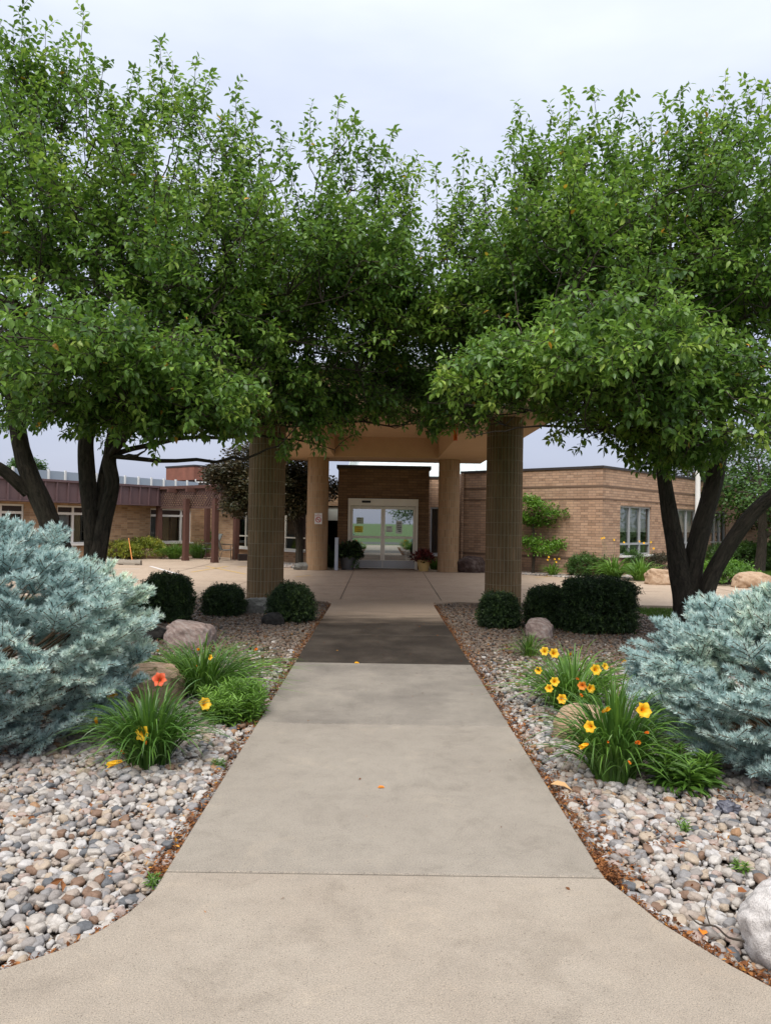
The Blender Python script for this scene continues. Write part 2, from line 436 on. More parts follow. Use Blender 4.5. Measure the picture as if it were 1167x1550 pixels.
def m_column():
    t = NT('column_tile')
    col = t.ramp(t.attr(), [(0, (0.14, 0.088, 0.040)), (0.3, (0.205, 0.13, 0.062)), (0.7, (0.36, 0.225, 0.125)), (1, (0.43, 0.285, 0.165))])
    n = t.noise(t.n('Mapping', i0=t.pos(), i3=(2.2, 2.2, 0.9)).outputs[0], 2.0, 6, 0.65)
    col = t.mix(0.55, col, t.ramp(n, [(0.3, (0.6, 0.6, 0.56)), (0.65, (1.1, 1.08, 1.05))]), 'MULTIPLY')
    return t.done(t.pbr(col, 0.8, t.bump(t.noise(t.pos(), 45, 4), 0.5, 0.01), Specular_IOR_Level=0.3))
MAT['column'] = m_column()

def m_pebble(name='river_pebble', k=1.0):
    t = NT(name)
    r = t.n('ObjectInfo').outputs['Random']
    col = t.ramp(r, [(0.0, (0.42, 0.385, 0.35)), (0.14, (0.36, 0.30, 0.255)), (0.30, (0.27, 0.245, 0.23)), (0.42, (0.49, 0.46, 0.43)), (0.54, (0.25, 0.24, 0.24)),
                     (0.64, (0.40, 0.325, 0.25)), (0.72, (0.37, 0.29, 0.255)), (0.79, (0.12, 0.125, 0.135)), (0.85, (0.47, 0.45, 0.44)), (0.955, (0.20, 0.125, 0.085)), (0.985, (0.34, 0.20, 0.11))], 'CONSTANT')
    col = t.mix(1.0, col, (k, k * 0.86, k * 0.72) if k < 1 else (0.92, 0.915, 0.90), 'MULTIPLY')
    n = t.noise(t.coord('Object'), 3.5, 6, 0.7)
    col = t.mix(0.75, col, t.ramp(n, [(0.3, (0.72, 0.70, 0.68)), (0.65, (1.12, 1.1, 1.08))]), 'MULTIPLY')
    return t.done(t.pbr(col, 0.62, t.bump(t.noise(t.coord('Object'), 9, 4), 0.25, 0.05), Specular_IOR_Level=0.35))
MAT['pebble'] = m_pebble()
MAT['pebble_shade_toned'] = m_pebble('shade_toned_pebble', 0.42)  # pebble colour darkened for the shade under the trees, partly for damp
# ------------------------------------------------------------------ foliage helpers (numpy)
def unit(a):
    return a / np.maximum(np.linalg.norm(a, axis=-1, keepdims=True), 1e-9)

LT = np.array([[0, 0, 0], [.3, .44, .05], [.3, 0, -.03], [.3, -.44, .05], [.66, .36, .0], [.66, 0, -.08], [.66, -.36, .0], [1.0, 0, -.2]])
LF = np.array([[0, 2, 1], [0, 3, 2], [1, 2, 5], [1, 5, 4], [2, 3, 6], [2, 6, 5], [4, 5, 7], [5, 6, 7]])
LT_S = np.array([[0, 0, 0], [.45, .5, .04], [.45, -.5, .04], [1.0, 0, -.12]])
LF_S = np.array([[0, 3, 1], [0, 2, 3]])

def leaves(P, A, Nn, L, W, T, F, tint):
    """leaf meshes at P, pointing along A, facing Nn; T template scaled by length L and width W"""
    A = unit(A)
    B = unit(np.cross(Nn, A))
    Nn = np.cross(A, B)
    V = (P[:, None, :] + A[:, None, :] * (T[None, :, 0:1] * L[:, None, None]) + B[:, None, :] * (T[None, :, 1:2] * W[:, None, None])
         + Nn[:, None, :] * (T[None, :, 2:3] * L[:, None, None]))
    k = len(T)
    Fi = F[None] + (np.arange(len(P)) * k)[:, None, None]
    return V.reshape(-1, 3), Fi.reshape(-1, F.shape[1]), np.repeat(tint, k)

def join(parts):
    V, F, T, b = [], [], [], 0
    for v, f, t in parts:
        V.append(v); F.append(f + b); T.append(t); b += len(v)
    return np.concatenate(V), np.concatenate(F), np.concatenate(T)

def np_tubes(P, R, n=4):
    """many tubes at once: P (m,k,3), R (m,k) -> V, quad faces"""
    m, k, _ = P.shape
    d = np.empty_like(P)
    d[:, 1:-1] = P[:, 2:] - P[:, :-2]
    d[:, 0] = P[:, 1] - P[:, 0]
    d[:, -1] = P[:, -1] - P[:, -2]
    d = unit(d)
    ref = np.where(np.abs(d[..., 2:3]) < 0.9, np.array([0, 0, 1.0]), np.array([1.0, 0, 0]))
    a = unit(np.cross(d, ref))
    b = np.cross(d, a)
    th = 2 * np.pi * np.arange(n) / n
    V = P[:, :, None, :] + R[:, :, None, None] * (a[:, :, None, :] * np.cos(th)[None, None, :, None] + b[:, :, None, :] * np.sin(th)[None, None, :, None])
    idx = np.arange(m * k * n).reshape(m, k, n)
    i0, i1 = idx[:, :-1], idx[:, 1:]
    F = np.stack([i0, np.roll(i0, -1, 2), np.roll(i1, -1, 2), i1], -1).reshape(-1, 4)
    return V.reshape(-1, 3), F

def smooth_line(pts, n=6):
    pts = [np.array(p, float) for p in pts]
    P = [2 * pts[0] - pts[1]] + pts + [2 * pts[-1] - pts[-2]]
    out = []
    for i in range(1, len(P) - 2):
        for t in np.linspace(0, 1, n, endpoint=False):
            out.append(0.5 * (2 * P[i] + (P[i + 1] - P[i - 1]) * t + (2 * P[i - 1] - 5 * P[i] + 4 * P[i + 1] - P[i + 2]) * t * t + (3 * P[i] - P[i - 1] - 3 * P[i + 1] + P[i + 2]) * t ** 3))
    out.append(pts[-1])
    return np.array(out)

def stem_mesh(mb, line, seed, n=14):
    """line: (k,4) xyz + radius; furrowed bark relief"""
    rng = random.Random(seed)
    pts = [Vector(p[:3]) for p in line]
    prev = Vector((1, 0, 0))
    rings, L = [], [0.0]
    for i, p in enumerate(pts):
        d = (pts[min(i + 1, len(pts) - 1)] - pts[max(i - 1, 0)]).normalized()
        a = (prev - d * prev.dot(d)).normalized()
        prev = a
        c = d.cross(a)
        if i: L.append(L[-1] + (pts[i] - pts[i - 1]).length)
        r = []
        for k in range(n):
            th = 2 * math.pi * k / n
            rr = line[i][3] * (1 + 0.10 * math.sin(3 * th + seed) + 0.16 * mnoise.noise(Vector((math.cos(th) * 2.2, math.sin(th) * 2.2, L[-1] * 1.6 + seed * 7))))
            r.append(p + (a * math.cos(th) + c * math.sin(th)) * rr)
        rings.append(r)
    for i in range(len(pts) - 1):
        C = 2 * math.pi * line[i][3]
        for k in range(n):
            k2 = (k + 1) % n
            mb.poly([rings[i][k], rings[i][k2], rings[i + 1][k2], rings[i + 1][k]], 0, 0.5,
                    [(C * k / n, L[i]), (C * (k + 1) / n, L[i]), (C * (k + 1) / n, L[i + 1]), (C * k / n, L[i + 1])])
    mb.poly(rings[-1], 0)

def leafy_tree(name, label, base, stems, blobs, upper, lower, n_shoots, tops, seed, leaf='leaf', leaf_len=0.094, group=None, lean_up=0.35,
               shoot_len=(0.22, 0.46), n_leaf=12, n_branch=150, cat='tree', holes=()):
    rng = np.random.default_rng(seed)
    root = thing(name, label, cat, base, group)
    mb = MB()
    skel = []
    for j, st in enumerate(stems):
        ln = smooth_line(st, 7)
        stem_mesh(mb, ln, seed + j)
        skel.append(ln)
    sk = np.concatenate(skel)
    # --- leafy sprays: tips fill the crown volume, denser outside, in clumps with gaps
    c = np.array([b[:3] for b in blobs], float)
    r = np.array([b[3:6] for b in blobs], float)
    w = np.array([b[6] for b in blobs], float)
    C = np.average(c, axis=0, weights=w)
    ztop = (c[:, 2] + r[:, 2]).max()
    n_spray = n_shoots // 8
    TIP, AX, LN = [], [], []
    tot = 0
    while tot < n_spray:
        m = 3000
        k = rng.choice(len(blobs), m, p=w / w.sum())
        u = unit(rng.normal(size=(m, 3)))
        p = c[k] + u * r[k] * (rng.random((m, 1)) ** (1 / 2.6))
        rel = (p[:, 2] - C[2]) / (ztop - C[2])
        d = unit(p - C) * np.array([1, 1, 0.5]) * 0.8 + u * 0.35 + rng.normal(size=(m, 3)) * 0.33
        d[:, 2] += lean_up + 1.15 * np.clip(rel, 0, 1) - 0.25 * np.clip(-rel, 0, 1)
        d = unit(d)
        L = rng.uniform(0.55, 1.15, m) * (1 + 0.25 * np.clip(rel, 0, 1))
        x, y = proj(p)
        ok = (y > np.interp(x, [q[0] for q in upper], [q[1] for q in upper]) + 60 * rng.random(m) ** 1.5) & (y < np.interp(x, [q[0] for q in lower], [q[1] for q in lower]) - 4 - 14 * rng.random(m))
        nz = np.array([mnoise.noise(Vector(q * 0.95 + seed)) for q in p])
        ok &= (nz > 0.06 - 0.42 * rng.random(m))
        for hx, hy, hr in holes:
            ok &= ((x - hx) ** 2 + (y - hy) ** 2 > (hr * (0.6 + 0.8 * rng.random(m))) ** 2)
        ok &= p[:, 2] > 1.5
        bs = p - d * L[:, None]
        bx, by = proj(bs)
        ok &= by < np.interp(bx, [q[0] for q in lower], [q[1] for q in lower]) + 10
        TIP.append(p[ok]); AX.append(d[ok]); LN.append(L[ok]); tot += ok.sum()
    TIP, AX, LN = np.concatenate(TIP)[:n_spray], np.concatenate(AX)[:n_spray], np.concatenate(LN)[:n_spray]
    if len(tops):
        tt_, ta, tl = [], [], []
        for q in tops:
            tip = np.array(q[:3]) + np.array([q[3] * q[6] * 0.6, 0, q[6] * 1.2])
            tt_.append(tip); ta.append(np.array([q[3], 0.0, 1.0])); tl.append(q[6] * 1.25)
            for _ in range(3):
                h = rng.uniform(0.25, 0.8)
                tt_.append(tip + np.array([rng.normal() * 0.24, rng.normal() * 0.3, -h])); ta.append(np.array([q[3] + rng.normal() * 0.35, rng.normal() * 0.3, 1.0])); tl.append(q[6] * rng.uniform(0.8, 1.1))
        TIP = np.concatenate([TIP, tt_]); AX = np.concatenate([AX, unit(np.array(ta))]); LN = np.concatenate([LN, tl])
    n_spray = len(TIP)
    rel = (TIP[:, 2] - C[2]) / (ztop - C[2])
    bendv = np.where((rel > 0.1)[:, None], np.array([0, 0, 0.16]), np.array([0, 0, -0.30])) * LN[:, None]
    # axis curve: base + AX*L*t + bend*t^2 with the tip at TIP
    S = TIP - AX * LN[:, None] - bendv
    # --- main branches to spread-out spray bases
    far = [rng.integers(len(S))]
    dmin = np.linalg.norm(S - S[far[0]], axis=1)
    for _ in range(n_branch - 1):
        far.append(int(dmin.argmax()))
        dmin = np.minimum(dmin, np.linalg.norm(S - S[far[-1]], axis=1))
    att = sk[sk[:, 2] > 2.5]
    BP, BR = [], []
    for f in far:
        e = S[f]
        d = np.linalg.norm(att[:, :3] - e, axis=1) + 1.2 * np.maximum(0, att[:, 2] - e[2] + 0.4)
        a = att[d.argmin()]
        L = np.linalg.norm(e - a[:3])
        ctrl = a[:3] * 0.5 + e * 0.5 + np.array([0, 0, 0.14 * L]) + rng.normal(size=3) * 0.10 * L
        t = np.linspace(0, 1, 12)[:, None]
        p = (1 - t) ** 2 * a[:3] + 2 * t * (1 - t) * ctrl + t * t * e
        p[1:-1] += rng.normal(size=(10, 3)) * 0.007 * L
        BP.append(p)
        r0 = min(a[3] * 0.5, 0.014 + 0.011 * L)
        BR.append(np.linspace(r0, 0.007, 12))
    BP, BR = np.array(BP), np.array(BR)
    V1, F1 = np_tubes(BP, BR, 6)
    cand = np.concatenate([BP[:, 2:].reshape(-1, 3), att[att[:, 3] < 0.14][:, :3]])
    near = np.empty((len(S), 3))
    for i in range(0, len(S), 500):
        D = np.linalg.norm(S[i:i + 500, None] - cand[None], axis=2) + 0.5 * np.maximum(0, cand[None, :, 2] - S[i:i + 500, None, 2])
        near[i:i + 500] = cand[D.argmin(1)]
    tq = np.array([0, 0.35, 0.7, 1.0])
    AXP = S[:, None] + AX[:, None] * (LN[:, None, None] * tq[None, :, None]) + bendv[:, None] * (tq ** 2)[None, :, None]
    TP = np.concatenate([near[:, None], ((near + S) / 2 + rng.normal(size=S.shape) * 0.04)[:, None], AXP], 1)
    V2, F2 = np_tubes(TP, np.broadcast_to(np.array([0.010, 0.008, 0.007, 0.0055, 0.004, 0.0015]), (n_spray, 6)), 4)
    # --- side shoots along each spray
    sh = []
    for i in range(n_spray):
        q = int(np.clip(round(7 * LN[i] / 0.85), 5, 11))
        for j in range(q):
            sh.append((i, (j + 0.7) / q, j))
        sh.append((i, 0.86, -1))
    si = np.array([x[0] for x in sh]); st = np.clip(np.array([x[1] for x in sh]) + rng.normal(size=len(sh)) * 0.03, 0.05, 0.97); sj = np.array([x[2] for x in sh])
    B0 = S[si] + AX[si] * (LN[si] * st)[:, None] + bendv[si] * (st ** 2)[:, None]
    ad = unit(AX[si] + bendv[si] / LN[si][:, None] * (2 * st)[:, None])
    pa = unit(np.cross(ad, np.array([0.3, 0.5, 0.8])))
    pb = np.cross(ad, pa)
    ph = sj * 2.4 + si
    D = ad * 0.8 + (pa * np.cos(ph)[:, None] + pb * np.sin(ph)[:, None]) * rng.uniform(0.6, 1.1, len(sh))[:, None]
    D[:, 2] += 0.12
    D[sj < 0] = ad[sj < 0]
    D = unit(D)
    SL = rng.uniform(0.14, 0.34, len(sh)) * (1.15 - 0.6 * st)
    SL[sj < 0] = 0.16 * LN[si[sj < 0]]
    V3, F3 = np_tubes(np.stack([B0, B0 + D * SL[:, None]], 1), np.broadcast_to(np.array([0.004, 0.0015]), (len(sh), 2)), 3)
    mb.build('trunk', MAT['bark'], root, smooth=True)
    np_mesh('branches', np.concatenate([V1, V2, V3]), [np.concatenate([F1, F2 + len(V1), F3 + len(V1) + len(V2)])], [MAT['twig']], root, smooth=True)
    # --- leaves along each shoot
    cnt = np.clip(np.round(SL / 0.024), 4, 15).astype(int)
    K = np.repeat(np.arange(len(sh)), cnt)
    idx = np.concatenate([np.arange(q) for q in cnt])
    t = (idx + 0.5) / cnt[K]
    P = B0[K] + D[K] * (SL[K] * t)[:, None]
    a = unit(np.cross(D, np.array([0.3, 0.5, 0.8])))[K]
    b = np.cross(D[K], a)
    ph = idx * 2.4 + K
    A = D[K] * (0.4 + 0.7 * t[:, None] ** 3) + a * np.cos(ph)[:, None] + b * np.sin(ph)[:, None]
    A = unit(A)
    A[:, 2] -= 0.22
    A = unit(A + rng.normal(size=A.shape) * 0.18)
    Nn = np.array([0, 0, 1.0]) + rng.normal(size=A.shape) * 0.4
    L = leaf_len * rng.uniform(0.72, 1.22, len(P))
    spt = rng.normal(0.5, 0.21, n_spray)
    tint = np.clip(spt[si[K]] + rng.normal(size=len(P)) * 0.14 + 0.16 * (st[K] - 0.4), 0.02, 0.975)
    tint[rng.random(len(tint)) < 0.0022] = 1.0
    V, F, T = leaves(P + A * 0.012, A, Nn, L, L * rng.uniform(0.5, 0.64, len(L)), LT, LF, tint)
    np_mesh('crown', V, [F], [MAT[leaf]], root, smooth=True, tint=T)
    print('tree', n_spray, len(sh), len(P))
    return root

def small_tree(name, label, base, trunk, clumps, leaf, seed, n, leaf_len, group=None, trunk_r=0.05, flat=0.3, lf=(LT_S, LF_S)):
    """clumps: (x,y,z,rx,ry,rz) in world; a trunk line and limbs to each clump"""
    rng = np.random.default_rng(seed)
    root = thing(name, label, 'tree', base, group)
    mb = MB()
    ln = smooth_line(trunk, 5)
    stem_mesh(mb, ln, seed, 8)
    for c in clumps:
        d = np.linalg.norm(ln[:, :3] - np.array(c[:3]), axis=1) + 0.9 * np.maximum(0, ln[:, 2] - c[2] + 0.2)
        a = ln[d.argmin()]
        e = np.array(c[:3])
        m = (a[:3] + e) / 2 + np.array([0, 0, 0.08]) + rng.normal(size=3) * 0.05
        stem_mesh(mb, np.array([[*a[:3], a[3] * 0.5], [*m, a[3] * 0.35], [*e, 0.008]]), seed + 3, 6)
    mb.build('trunk', MAT['bark'], root, smooth=True)
    c = np.array(clumps, float)
    vol = np.cbrt(c[:, 3] * c[:, 4] * c[:, 5]) ** 2
    k = rng.choice(len(c), n // 6, p=vol / vol.sum())
    u = unit(rng.normal(size=(len(k), 3)))
    Sx = c[k, :3] + u * c[k, 3:] * rng.random((len(k), 1)) ** 0.45
    nz = np.array([mnoise.noise(Vector(q * 2.0 + seed)) for q in Sx])
    Sx = Sx[nz > -0.25 - 0.4 * rng.random(len(Sx))]
    P = np.repeat(Sx, 6, 0) + rng.normal(size=(len(Sx) * 6, 3)) * leaf_len * 0.8
    A = rng.normal(size=P.shape) * np.array([1, 1, flat]) + np.repeat(unit(Sx - c[:, :3].mean(0)), 6, 0) * 0.6
    A[:, 2] -= 0.2
    Nn = np.array([0, 0, 1.0]) + rng.normal(size=A.shape) * 0.5
    L = leaf_len * rng.uniform(0.7, 1.25, len(P))
    tint = np.clip(np.repeat(rng.normal(0.5, 0.2, len(Sx)), 6) + rng.normal(size=len(P)) * 0.15, 0, 1)
    V, F, T = leaves(P, A, Nn, L, L * 0.6, lf[0], lf[1], tint)
    np_mesh('crown', V, [F], [MAT[leaf]], root, smooth=True, tint=T)
    return root

def shrub(name, label, c, r, h, seed, leaf='yew', n=1400, leaf_len=0.03, width=0.28, cat='shrub', group=None, boxy=1.0, per=12, up=0.3, loose=0.06):
    """a dense mound: woody stems inside, sprigs of small leaves over a lumpy dome"""
    rng = np.random.default_rng(seed)
    base = Vector((c[0], c[1], c[2] if len(c) > 2 else -0.04))
    root = thing(name, label, cat, base, group)
    u = unit(rng.normal(size=(n, 3)))
    u[:, 2] = np.where(u[:, 2] < -0.55, -u[:, 2], u[:, 2])
    q = np.sign(u) * np.abs(u) ** boxy
    lump = 1 + 0.2 * np.array([mnoise.noise(Vector(x * 2.3 + seed)) for x in u]) + 0.05 * np.array([mnoise.noise(Vector(x * 6 + seed)) for x in u])
    R = np.array([r[0], r[1], h * 0.56])
    Cc = np.array(base) + np.array([0, 0, h * 0.45])
    depth = 1 - 0.42 * rng.random(n) ** 1.5
    P0 = Cc + q * R * (lump * depth)[:, None]
    P0[:, 2] = np.maximum(P0[:, 2], base.z + 0.02)
    D = unit(u + rng.normal(size=(n, 3)) * 0.45 + np.array([0, 0, up]))
    SL = rng.uniform(0.6, 1.25, n) * leaf_len * 2.6
    P, A = [], []
    for j in range(per):
        t = (j + 0.5) / per
        ph = j * 2.4 + rng.random(n) * 6.3
        a = unit(np.cross(D, np.array([0.2, 0.6, 0.77])))
        b = np.cross(D, a)
        P.append(P0 + D * (SL * t)[:, None])
        A.append(D * 0.55 + a * np.cos(ph)[:, None] + b * np.sin(ph)[:, None])
    P, A = np.concatenate(P), np.concatenate(A)
    L = leaf_len * rng.uniform(0.7, 1.3, len(P))
    tint = np.clip(np.tile(rng.normal(0.5, 0.2, n), per) + rng.normal(size=len(P)) * 0.15, 0, 1)
    V, F, T = leaves(P, A, unit(np.array([0, 0, 1.0]) + rng.normal(size=P.shape) * 0.6), L, L * width, LT_S, LF_S, tint)
    np_mesh('foliage', V, [F], [MAT[leaf]], root, tint=T)
    m = 40
    e = Cc + unit(rng.normal(size=(m, 3)) + np.array([0, 0, 0.7])) * R * 0.75
    b0 = np.array(base) + rng.normal(size=(m, 3)) * np.array([0.06, 0.06, 0.0])
    TP = np.stack([b0, (b0 + e) / 2 + rng.normal(size=(m, 3)) * 0.03, e], 1)
    V, F = np_tubes(TP, np.broadcast_to(np.array([0.014, 0.009, 0.004]) * max(r[0], 0.3) * 1.6, (m, 3)), 4)
    np_mesh('stems', V, [F], [MAT['twig']], root)
    return root

def spruce(name, label, c, R, H, seed, n_spray=900, lobes=()):
    """mounded spruce: flat sprays of bottlebrush shoots in ledges over a lumpy dome, carried by limbs from the trunk"""
    rng = np.random.default_rng(seed)
    root = thing(name, label, 'spruce', (c[0], c[1], -0.04))
    cx = np.array([c[0], c[1], 0.0])
    b0, b1, wood, wr = [], [], [], []
    i = 0
    while i < n_spray:
        inner = i % 5 < 2
        zf = rng.random()
        az = rng.random() * 6.2832
        z = H * (0.02 + 0.97 * zf ** 1.05)
        # profile of a squat globe
        q = (z / H - 0.36) / (0.64 if z / H > 0.36 else 0.44)
        prof = math.sqrt(max(0.0, 1 - min(1, abs(q)) ** (1.75 if q > 0 else 2.4)))
        r = R * prof
        pt = Vector((math.cos(az) * 1.6, math.sin(az) * 1.6, z * 2.6 / H + seed))
        lump = 1 + 0.17 * mnoise.noise(pt) + 0.09 * mnoise.noise(pt * 2.3)
        ledge = 0.19 * (((z / 0.21 + 0.8 * mnoise.noise(pt * 1.1)) % 1.0) - 0.6)
        for laz, lz, amt, wid in lobes:
            dd = (az - laz + math.pi) % (2 * math.pi) - math.pi
            lump += amt * math.exp(-(dd / wid) ** 2 - ((z - lz) / 0.28) ** 2)
        r = r * lump + ledge * prof ** 0.5
        if inner: r *= rng.uniform(0.62, 0.88)
        else: r *= rng.uniform(0.93, 1.03)
        zz = z * (1 + 0.10 * mnoise.noise(pt * 1.7)) if z > 0.5 * H else z
        p = cx + np.array([math.cos(az) * r, math.sin(az) * r, max(0.03, zz)])
        # accept by area so the crown is evenly covered
        if rng.random() > 0.25 + 0.75 * r / R: continue
        i += 1
        steep = max(0.0, q)
        ax = np.array([math.cos(az + rng.normal() * 0.35), math.sin(az + rng.normal() * 0.35), 0.24 + 1.3 * steep ** 2 + rng.normal() * 0.22])
        ax = ax / np.linalg.norm(ax)
        side = np.cross(ax, np.array([0, 0, 1.0])); side /= max(1e-6, np.linalg.norm(side))
        upv = np.cross(side, ax)
        rl = rng.normal() * 0.35
        side, upv = side * math.cos(rl) + upv * math.sin(rl), upv * math.cos(rl) - side * math.sin(rl)
        Ls = rng.uniform(0.17, 0.28)
        o = p - ax * Ls * 0.7
        b0.append(o); b1.append(o + ax * Ls)
        for k, t in enumerate((0.2, 0.42, 0.62)):
            for sg in (-1, 1):
                if rng.random() < 0.12: continue
                d = ax * rng.uniform(0.55, 0.9) + side * sg * rng.uniform(0.6, 0.95) + upv * rng.uniform(-0.1, 0.5)
                d /= np.linalg.norm(d)
                l = rng.uniform(0.075, 0.14) * (1.15 - 0.5 * t)
                s0 = o + ax * Ls * (t + rng.normal() * 0.03)
                b0.append(s0); b1.append(s0 + d * l)
        if i % 10 == 0:
            a = cx + np.array([0, 0, max(0.03, p[2] - 0.5 * r - 0.1)])
            m = (a + o) / 2 + np.array([0, 0, -0.05])
            wood.append(np.stack([a, m, o])); wr.append([0.014, 0.009, 0.003])
    b0, b1 = np.array(b0), np.array(b1)
    b0[:, 2] = np.maximum(b0[:, 2], 0.0); b1[:, 2] = np.maximum(b1[:, 2], 0.005)
    m = len(b0)
    L = np.linalg.norm(b1 - b0, axis=1)
    d = unit(b1 - b0)
    V0, F0 = np_tubes(np.array(wood), np.array(wr), 5)
    V1, F1 = np_tubes(np.stack([b0, (b0 + b1) / 2, b1], 1), np.broadcast_to(np.array([0.0034, 0.0028, 0.0042]), (m, 3)), 4)
    np_mesh('branches', np.concatenate([V0, V1]), [np.concatenate([F0, F1 + len(V0)])], [MAT['spruce_twig']], root)
    cnt = np.clip((L / 0.00095).astype(int), 70, 230)
    k = np.repeat(np.arange(m), cnt)
    N = len(k)
    t = rng.random(N) ** 0.85
    a = unit(np.cross(d, np.array([0.31, 0.52, 0.79])))
    b = np.cross(d, a)
    ph = rng.random(N) * 6.2832
    fw = 0.42 + 1.0 * t ** 5 + rng.normal(size=N) * 0.12
    A = d[k] * fw[:, None] + a[k] * np.cos(ph)[:, None] + b[k] * np.sin(ph)[:, None]
    A[:, 2] += 0.22
    A = unit(A)
    P = b0[k] + d[k] * (L[k] * t)[:, None]
    nl = rng.uniform(0.028, 0.041, N)
    Bv = unit(np.cross(A, rng.normal(size=(N, 3))))
    wd = 0.0016
    curve = np.array([0, 0, 0.004])
    V = np.stack([P - Bv * wd, P + Bv * wd, P + A * (nl * 0.6)[:, None] + Bv * wd * 0.9, P + A * (nl * 0.6)[:, None] - Bv * wd * 0.9, P + A * nl[:, None] + curve], 1).reshape(-1, 3)
    i = np.arange(N) * 5
    F = np.concatenate([np.stack([i, i + 1, i + 2], 1), np.stack([i, i + 2, i + 3], 1), np.stack([i + 3, i + 2, i + 4], 1)])
    bt = rng.normal(0.5, 0.18, m)
    tint = np.repeat(np.clip(bt[k] + rng.normal(size=N) * 0.16 + 0.2 * (t - 0.5), 0, 1), 5)
    np_mesh('needles', V, [F], [MAT['spruce']], root, tint=tint)
    print('spruce', name, m, N)
    return root

def blades(c, r, h, n, seed, w=0.014, seg=8, spread=1.0, lim=None):
    """arching strap leaves from a crown at c"""
    rng = np.random.default_rng(seed)
    az = rng.random(n) * 6.2832
    rr = np.sqrt(rng.random(n))
    b = np.array(c)[None] + np.stack([np.cos(az) * rr * r * 0.28, np.sin(az) * rr * r * 0.28, np.zeros(n)], 1)
    az2 = az + rng.normal(size=n) * 0.5
    hd = np.stack([np.cos(az2), np.sin(az2), np.zeros(n)], 1)
    H = h * rng.uniform(0.55, 1.12, n) * (1.05 - 0.35 * rr)
    reach = r * (0.15 + 0.95 * rr) * rng.uniform(0.6, 1.15, n) * spread
    droop = rng.uniform(0.15, 1.0, n) * rr
    t = np.linspace(0, 1, seg + 1)
    out = reach[:, None] * (0.25 * t + 0.75 * t ** 1.7)[None]
    z = H[:, None] * ((1.6 + 0 * droop[:, None]) * t[None] - (0.6 + 0.75 * droop[:, None]) * t[None] ** 2.4)
    P = b[:, None] + hd[:, None] * out[..., None]
    P[..., 2] += z
    P[..., 2] = np.maximum(P[..., 2], c[2] + 0.012)
    sd = np.stack([-hd[:, 1], hd[:, 0], np.zeros(n)], 1) + rng.normal(size=(n, 3)) * 0.35
    sd = unit(sd)
    wv = w * rng.uniform(0.7, 1.25, n)[:, None] * (np.minimum(1, 0.6 + 1.2 * t) * (1 - t ** 3.0) + 0.03)[None]
    fold = np.array([0, 0, 1.0])
    Lv = P - sd[:, None] * wv[..., None] / 2 + fold * (wv[..., None] * 0.22)
    Rv = P + sd[:, None] * wv[..., None] / 2 + fold * (wv[..., None] * 0.22)
    V = np.stack([Lv, P, Rv], 2).reshape(-1, 3)
    k = seg + 1
    idx = np.arange(n * k * 3).reshape(n, k, 3)
    q1 = np.stack([idx[:, :-1, 0], idx[:, :-1, 1], idx[:, 1:, 1], idx[:, 1:, 0]], -1).reshape(-1, 4)
    q2 = np.stack([idx[:, :-1, 1], idx[:, :-1, 2], idx[:, 1:, 2], idx[:, 1:, 1]], -1).reshape(-1, 4)
    tint = np.repeat(np.clip(rng.normal(0.5, 0.22, n), 0, 1), k * 3)
    return V, np.concatenate([q1, q2]), tint

def flower_mesh(c, face, size, seed, petals=6, open_=1.0):
    """trumpet flower of six recurved tepals; face = direction the throat looks"""
    rng = np.random.default_rng(seed)
    f = unit(np.array(face, float)[None])[0]
    a = unit(np.cross(f, np.array([0.1, 0.2, 1.0]))[None])[0]
    b = np.cross(f, a)
    V, F, T = [], [], []
    t = np.linspace(0, 1, 6)
    for j in range(petals):
        th = 2 * np.pi * j / petals + rng.normal() * 0.08
        u = a * np.cos(th) + b * np.sin(th)
        s = np.cross(f, u)
        R = size * (0.06 + 0.94 * t ** 1.25) * (1.0 if open_ > 0.5 else 0.3)
        Z = size * (0.85 * np.sin(np.minimum(1, t * 1.15) * 1.75) - 0.15 * t ** 3) - 0.55 * size
        if open_ <= 0.5: Z = size * 1.5 * t - 0.3 * size
        W = size * (0.16 + 0.72 * np.sin(np.pi * np.clip(t * 0.78 + 0.12, 0, 1)) ** 1.1) * (1 - t ** 9) * (0.85 if j % 2 else 1.1) * (1.0 if open_ > 0.5 else 0.5)
        mid = np.array(c) + u * R[:, None] + f * Z[:, None]
        wob = rng.normal(size=(6, 1)) * size * 0.03
        V += [mid - s * W[:, None] / 2 + f * (0.05 * size + wob), mid, mid + s * W[:, None] / 2 + f * (0.05 * size - wob)]
        o = j * 18
        for i in range(5):
            F += [[o + i, o + 6 + i, o + 7 + i, o + i + 1], [o + 6 + i, o + 12 + i, o + 13 + i, o + 7 + i]]
        T += [np.tile(np.clip(0.75 - 0.6 * (t < 0.3) + rng.normal() * 0.1, 0, 1), 3)]
    return np.concatenate(V), np.array(F), np.concatenate(T)

